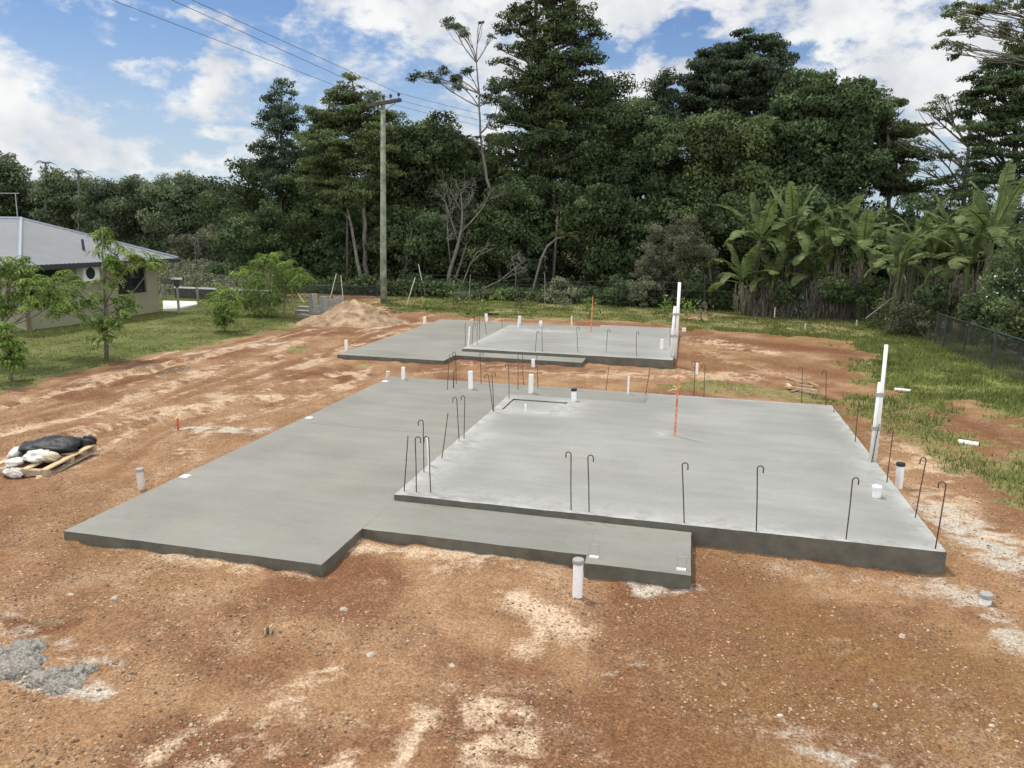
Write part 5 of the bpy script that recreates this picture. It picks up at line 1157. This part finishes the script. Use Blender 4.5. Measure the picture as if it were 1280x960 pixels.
for i, (x, y, rx, ry, Y, lb) in enumerate([(985,366,16,12,36.1,'leafy weed patch at the left foot of the banana row'),(1052,360,18,14,36.2,'leafy weed patch at the right foot of the banana row'),(1095,366,18,16,35.2,'weed tangle below the half hidden banana plant'),(1175,372,22,16,31.5,'green weed tangle behind the mesh fence corner')]):
    tree('shrub', x, Y, [(x, y, rx, ry), (x-rx*.6, y+ry*.5, rx*.6, ry*.5)], 'leaf_mid', lb, 640+i, size=.18, rc=.35, per=60, dens=.7, rt=.03, cat='shrub', twigs=1)
# dense dead banana trash at the foot of the row
r = np.random.default_rng(44); n_ = 9000; tx = r.uniform(935, 1115, n_); Yv = r.uniform(36.2, 38.5, n_); Xs = (np.array([colx(x, 37) for x in np.linspace(935, 1115, 30)])); Xv = np.interp(tx, np.linspace(935, 1115, 30), Xs)
z1 = r.uniform(.1, 1.9, n_)*(.1+1.3*fbm(Xv, Yv*0+3, 1.3, 3, 14)); L_ = r.uniform(.3, 1.1, n_); w = r.uniform(.005, .02, n_)
ln = r.normal(size=(n_, 2))*.14
A_ = np.stack([Xv-w, Yv, z1], 1); B_ = np.stack([Xv+w, Yv, z1], 1); C_ = np.stack([Xv+w*.7+ln[:, 0], Yv+ln[:, 1], np.maximum(z1-L_, 0)], 1); D_ = np.stack([Xv-w*.7+ln[:, 0], Yv+ln[:, 1], np.maximum(z1-L_, 0)], 1)
V = np.stack([A_, B_, C_, D_], 1).reshape(-1, 3); M['trash'] = mat('dry_banana_trash', (.12,.11,.085), .95, .1, .3, 3, tintv=True)
o = npmesh('dry_leaf_litter', V, np.arange(len(V)).reshape(-1, 4), M['trash'], tint=np.repeat(r.random(n_), 4)); tag(o, 'hanging brown dead leaf litter under the banana row', 'leaf litter', kind='stuff')

# ------------------------------------------------------------------ young feathery trees by the house
def young_tree(base_px, tips, label, seed, trunk_r=.045, sp=.62, per=9, z0=.05, twigs=True, group='young feathery trees on the lawn'):
    r = np.random.default_rng(seed); b = G(*base_px, z0); Y = b[1]; root = thing('young_tree', b, label, 'young tree', group)
    mb = MB(); top = at(*tips[0][:2], Y); zs = top[2]
    main = [b+[0,0,-.05], b+(top-b)*.35+r.normal(size=3)*.03, b+(top-b)*.7+r.normal(size=3)*.04, top]; mb.tube(main, [trunk_r, trunk_r*.8, trunk_r*.5, .012], 8)
    ml = MB()
    for (x, y, R2) in tips:
        c = at(x, y, Y+r.uniform(-.5, .5)); f = np.clip((c[2]*.55)/max(zs, .1), .1, .85); s_ = b+(top-b)*f; limb(mb, s_, c-[0,0,.05], trunk_r*.28, .007, r, 5, .05, -.06)
        rad_ = px2m(R2, Y)
        for k in range(int(per*1.9)):
            c2 = c+r.normal(size=3)*rad_*np.array([.55,.55,.45]); a0 = r.uniform(0, 6.28)
            for q in range(3):
                a = a0+q*.55-.55; d = np.array([math.cos(a), math.sin(a), .25]); LL = sp*r.uniform(.5, .9); side = np.array([-d[1], d[0], 0]); p = c2; sl = r.uniform(-.1, .5); ns = 9
                for j in range(ns):
                    dv = np.array([math.cos(a)*math.cos(sl), math.sin(a)*math.cos(sl), math.sin(sl)]); qn = p+dv*LL/ns; sl -= .2; w = .062*math.sin(math.pi*(.15+.8*j/ns))
                    for s2 in (-1, 1):
                        t_ = p+side*s2*w*1.3+dv*w*.4-np.array([0,0,.015]); ml.add([p+dv*.0, p+side*s2*w*.55+dv*w*.75, t_, p+side*s2*w*.7-dv*w*.2], [(0,1,2,3)])
                    p = qn
    mb.build('trunk', M['bark_pale'], root, smooth=True)
    V = np.array(ml.v); F_ = np.array(ml.f); npmesh('crown', V, F_, M['leaf_young'], parent=root, tint=np.repeat(r.random(len(V)//4), 4))
young_tree((133,451), [(128,290,10),(128,302,14),(135,318,16),(168,318,12),(190,328,11),(148,330,13),(88,348,12),(140,350,14),(88,362,12),(70,385,10),(85,380,12),(110,375,16),(135,378,16),(158,372,12),(118,400,14),(138,402,12),(152,392,12),(128,420,10)], 'feathery young tree with a pale trunk in front of the house wall', 1, .055, .6, 5)
young_tree((14,477), [(10,425,12),(4,440,12),(20,432,10),(8,408,10),(18,450,8)], 'small dark leafed young tree at the left frame edge', 2, .05, .5, 6)
young_tree((-8,455), [(20,330,14),(36,345,14),(10,350,16),(48,352,14),(28,362,16),(60,365,12),(8,372,14),(42,376,12),(66,375,8),(-10,340,20),(-20,370,20),(2,385,10)], 'broad spreading crown of a young tree entering from the left edge', 3, .06, .6, 7)
young_tree((281,415), [(280,362,10),(272,372,12),(290,374,12),(282,384,12),(270,390,8),(290,392,8),(280,398,8)], 'small round young tree alone on the lawn beside the path', 4, .035, .6, 7)
young_tree((337,397), [(338,320,12),(322,330,14),(352,328,14),(368,338,12),(310,342,12),(336,342,16),(355,350,14),(378,345,8),(320,355,14),(340,362,16),(308,362,8),(362,362,10),(330,375,14),(318,378,10),(345,378,10),(330,388,12),(300,375,8)], 'bushy bright young tree left of the dirt mound', 5, .05, .85, 8)
# timber guards round the bushy young tree
for (x, yb, yt, lb) in ((356,395,362,'grey guard stake in front of the bushy young tree'),(366,390,362,'grey guard stake right of the bushy young tree'),(306,392,364,'grey guard stake left of the bushy young tree'),(296,388,366,'leftmost grey guard stake near the bushy young tree')):
    stake((x, yb), (x-1, yt), .03, .035, lb, 'wood_grey', group=None)
# saplings along the back strip
def sapling(base, top, label, seed, lf='leaf_young', spread=.22, n_=70):
    r = np.random.default_rng(seed); b = G(*base, 0); t_ = at(*top, b[1]); root = thing('sapling', b, label, 'sapling', 'saplings along the back fence')
    MB().tube([b, (b+t_)/2+r.normal(size=3)*.02, t_], [.018,.014,.007], 5).build('stem', M['bark'], root)
    P_ = b+(t_-b)*(.35+.7*r.random(n_)[:, None])+r.normal(size=(n_, 3))*spread*np.array([1,1,.6]); V = leaves(P_, r.normal(size=(n_, 3)), .15, r).reshape(-1, 3); npmesh('crown', V, np.arange(len(V)).reshape(-1, 4), M[lf], parent=root, tint=np.repeat(r.random(n_), 4))
for i, (b_, t_, lf, lb) in enumerate([((533,391),(533,373),'leaf_young','sapling near the farther garage corner, first in the back row'),((566,388),(567,364),'leaf_olive','leafy sapling with a white tag, second in the back row'),((600,396),(600,372),'leaf_young','thin sapling with dark stem behind the farther slab back edge'),((622,384),(622,366),'leaf_young','bright twiggy sapling third in the back row'),((651,388),(650,370),'leaf_scrub','grey green sapling behind the recess pipe'),((706,390),(705,374),'leaf_scrub','sapling in front of the rounded shrub'),
        ((737,400),(737,374),'leaf_young','yellow green sapling with reddish leaves at the orange stake'),((831,398),(832,376),'leaf_young','sapling left of the farther conduit pair'),((857,396),(858,378),'leaf_young','sapling right of the farther conduit pair'),((932,390),(932,372),'leaf_olive','sapling in front of the leftmost banana'),((876,402),(878,382),'leaf_scrub','sapling on the dark mulch mound'),((1002,398),(1001,384),'leaf_scrub','tiny sapling before the banana trash')]):
    sapling(b_, t_, lb, 700+i, lf)
c = G(873,400); lump('mulch_heap', (c[0], c[1], 0), .5, .4, .14, M['mound'], 90, .4, 24, 8, 'small dark heap of soil round a sapling behind the farther slab', 'soil heap')
for (b_, t_, lb) in (((968,397),(969,384),'short white marker post before the banana trash'),((1006,412),(1007,404),'small white marker stub in the back grass'),((1071,408),(1071,400),'small white marker near the bananas')):
    stake(b_, t_, 0, .035, lb, 'pvc_dirty', 'marker', 'marker_post', None)
plank((984,411),(1000,415),.02,.06,.04,'thin white batten lying in the back grass','wood_new')
stake((1116,432),(1124,335),0,.03,'slim grey pole by the near banana plant','wood_grey','pole','pole') if False else None
for (a_, b_, lb) in (((1082,398),(1116,372),'long grey stick propped against the near banana plant, left'),((1158,425),(1130,385),'long grey stick propped against the near banana plant, right')):
    A = G(*a_, .02) if a_[1] > 395 else at(*a_, 30); A = at(*a_, 30.5); Bq = at(*b_, 31.3); A[2] = max(A[2], 0); o = MB().tube([A, Bq], .018, 5).build('stick', M['wood_grey'], origin=A); tag(o, lb, 'stick')

# ------------------------------------------------------------------ light and sky
az, el = rad(-58), rad(64)
sun_dir = Vector((math.sin(az)*math.cos(el), math.cos(az)*math.cos(el), math.sin(el)))
sd = bpy.data.lights.new('sun', 'SUN'); sd.energy = 2.8; sd.angle = rad(4); sd.color = (1, .94, .84)
so = bpy.data.objects.new('sun', sd); C.objects.link(so); so.rotation_euler = (-sun_dir).to_track_quat('-Z', 'Y').to_euler()
W = bpy.data.worlds.new('World'); bpy.context.scene.world = W; W.use_nodes = True; nt = W.node_tree; n = nt.nodes; l = nt.links
bg = n['Background']; bg.inputs['Strength'].default_value = .12
sky = n.new('ShaderNodeTexSky'); sky.sky_type = 'NISHITA'; sky.sun_disc = False; sky.sun_elevation = el; sky.sun_rotation = az % (2*math.pi); sky.air_density = 1.0; sky.dust_density = .6; sky.ozone_density = 1.6
tc = n.new('ShaderNodeTexCoord'); D = tc.outputs['Generated']
def vm(op, a, b=None):
    q = n.new('ShaderNodeVectorMath'); q.operation = op
    for i, v in enumerate((a, b)):
        if v is None: continue
        if isinstance(v, tuple): q.inputs[i].default_value = v
        else: l.new(v, q.inputs[i])
    return q
def mt(op, a, b=None, c=None, cl=False):
    q = n.new('ShaderNodeMath'); q.operation = op; q.use_clamp = cl
    for i, v in enumerate((a, b, c)):
        if v is None: continue
        if isinstance(v, (int, float)): q.inputs[i].default_value = v
        else: l.new(v, q.inputs[i])
    return q.outputs[0]
rot = n.new('ShaderNodeMapping'); rot.vector_type = 'POINT'; rot.inputs['Rotation'].default_value = (0, 0, -YAW); l.new(D, rot.inputs['Vector']); DR = rot.outputs['Vector']
wn = n.new('ShaderNodeTexNoise'); wn.inputs['Scale'].default_value = 9; wn.inputs['Detail'].default_value = 8; wn.inputs['Roughness'].default_value = .6
mpz = n.new('ShaderNodeMapping'); mpz.inputs['Scale'].default_value = (1, 1, 1.7); l.new(DR, mpz.inputs['Vector']); l.new(mpz.outputs['Vector'], wn.inputs['Vector'])
wn2 = n.new('ShaderNodeTexNoise'); wn2.inputs['Scale'].default_value = 28; wn2.inputs['Detail'].default_value = 5; wn2.inputs['Roughness'].default_value = .62; l.new(mpz.outputs['Vector'], wn2.inputs['Vector'])
# domain warp of the direction before comparing with cloud centres
wc = vm('SCALE', vm('SUBTRACT', wn.outputs['Color'], (.5, .5, .5)).outputs[0]); wc.inputs['Scale'].default_value = .13
DW = vm('ADD', DR, wc.outputs[0]).outputs[0]
cloudsL = [(0,135,52,34,1.),(30,165,75,26,.75),(110,190,110,26,.7),(60,185,80,22,.55),(175,196,40,9,.8),(270,188,80,16,.65),(300,205,65,14,.7),(230,215,120,14,.6),(270,98,32,22,.8),(195,92,30,18,.5),(190,75,16,8,.5),(290,130,110,22,.42),(130,125,60,14,.3),(340,95,50,40,.5),
           (55,14,60,16,.45),(230,5,130,12,.55),(400,50,60,70,.45),(445,95,70,50,.5),(480,60,70,45,.5),(560,28,110,50,.9),(620,30,90,60,.9),(540,85,60,25,.5),(330,45,40,25,.3),(600,170,70,60,.7),(620,110,60,40,.6),
           (760,5,150,30,.95),(880,2,200,28,.75),(1010,5,150,30,.82),(1100,22,130,34,1.),(1160,45,110,32,.9),(1240,30,90,40,.7),(790,112,45,36,.95),(865,97,36,20,.9),(800,65,30,10,.3),(1055,75,44,15,.8),(1130,102,100,28,.95),(1200,92,80,32,.95),(1100,125,70,25,.8),(1200,140,110,60,.7),(700,120,80,60,.6),
           (-150,120,140,60,.8),(-200,20,120,60,.6),(1450,60,160,60,.8),(1400,140,150,50,.7),(500,-120,250,60,.6),(1000,-140,300,70,.7),(100,-150,200,60,.4)]
acc = None
ca_, sa_ = math.cos(-YAW), math.sin(-YAW)
for (x, y, rx, ry, wgt) in cloudsL:
    v = ray(x, y); v = v/np.linalg.norm(v); v = np.array([v[0]*ca_-v[1]*sa_, v[0]*sa_+v[1]*ca_, v[2]])
    df = vm('SUBTRACT', DW, tuple(v)); sc = vm('MULTIPLY', df.outputs[0], (FP/rx*.72, 3.2, FP/ry*.72)); ln_ = vm('LENGTH', sc.outputs[0]).outputs['Value']
    mr = n.new('ShaderNodeMapRange'); mr.interpolation_type = 'SMOOTHSTEP'; mr.inputs['From Min'].default_value = 1.2; mr.inputs['From Max'].default_value = .2; mr.inputs['To Max'].default_value = wgt; l.new(ln_, mr.inputs['Value'])
    acc = mr.outputs['Result'] if acc is None else mt('MAXIMUM', acc, mr.outputs['Result'])
# generic clouds elsewhere
cov = mt('MULTIPLY', mt('SUBTRACT', wn.outputs['Fac'], .5), 1.9)
cov2 = mt('MULTIPLY', mt('SUBTRACT', wn2.outputs['Fac'], .5), 1.3)
raw = mt('ADD', acc, mt('ADD', cov, cov2))
sp_ = n.new('ShaderNodeSeparateXYZ'); l.new(DR, sp_.inputs[0])
bk_ = n.new('ShaderNodeMapRange'); bk_.inputs['From Min'].default_value = .72; bk_.inputs['From Max'].default_value = .45; bk_.inputs['To Max'].default_value = .62; l.new(sp_.outputs['Y'], bk_.inputs['Value'])
raw = mt('ADD', mt('MAXIMUM', acc, bk_.outputs['Result']), mt('ADD', cov, cov2))
cm = n.new('ShaderNodeMapRange'); cm.interpolation_type = 'SMOOTHSTEP'; cm.inputs['From Min'].default_value = .22; cm.inputs['From Max'].default_value = .88; l.new(raw, cm.inputs['Value'])
# cloud brightness
cb = n.new('ShaderNodeValToRGB'); cb.color_ramp.elements[0].position = .3; cb.color_ramp.elements[0].color = (4.5, 4.75, 5.1, 1); cb.color_ramp.elements[1].position = .58; cb.color_ramp.elements[1].color = (6.9, 6.95, 6.95, 1)
wn3 = n.new('ShaderNodeTexNoise'); wn3.inputs['Scale'].default_value = 11; wn3.inputs['Detail'].default_value = 4; off_ = vm('ADD', DR, (3.3, 1.7, .02)); l.new(off_.outputs[0], wn3.inputs['Vector']); l.new(wn3.outputs['Fac'], cb.inputs['Fac'])
# base sky gain + thin milky veil toward the horizon
gn = n.new('ShaderNodeMix'); gn.data_type = 'RGBA'; gn.blend_type = 'MULTIPLY'; gn.inputs['Factor'].default_value = 1; hzr = n.new('ShaderNodeMapRange'); hzr.interpolation_type = 'SMOOTHSTEP'; hzr.inputs['From Min'].default_value = .26; hzr.inputs['From Max'].default_value = .0; hzr.inputs['To Max'].default_value = .8; l.new(sp_.outputs['Z'], hzr.inputs['Value'])
hzm = n.new('ShaderNodeMix'); hzm.data_type = 'RGBA'; l.new(hzr.outputs['Result'], hzm.inputs['Factor']); hzm.inputs['B'].default_value = (8.2, 8.1, 7.6, 1); l.new(sky.outputs['Color'], hzm.inputs['A']); l.new(hzm.outputs['Result'], gn.inputs['A']); gn.inputs['B'].default_value = (.52, .62, .76, 1)
bb = n.new('ShaderNodeMapRange'); bb.inputs['From Min'].default_value = .5; bb.inputs['From Max'].default_value = -.1; bb.inputs['To Min'].default_value = 1.0; bb.inputs['To Max'].default_value = 2.5; l.new(sp_.outputs['Y'], bb.inputs['Value'])
cbs = vm('SCALE', cb.outputs['Color']); l.new(bb.outputs['Result'], cbs.inputs['Scale'])
mxc = n.new('ShaderNodeMix'); mxc.data_type = 'RGBA'; l.new(cm.outputs['Result'], mxc.inputs['Factor']); l.new(gn.outputs['Result'], mxc.inputs['A']); l.new(cbs.outputs[0], mxc.inputs['B'])
l.new(mxc.outputs['Result'], bg.inputs['Color'])

sc = bpy.context.scene
sc.view_settings.view_transform = 'Standard'; sc.view_settings.look = 'None'; sc.view_settings.gamma = 1; sc.view_settings.exposure = 0.2
sc.view_settings.use_curve_mapping = False
sc.render.engine = 'CYCLES'; sc.cycles.max_bounces = 5; sc.cycles.diffuse_bounces = 3; sc.cycles.glossy_bounces = 2; sc.cycles.transmission_bounces = 3; sc.cycles.transparent_max_bounces = 4
sc.cycles.use_denoising = True; sc.cycles.use_adaptive_sampling = True; sc.cycles.caustics_reflective = False; sc.cycles.caustics_refractive = False
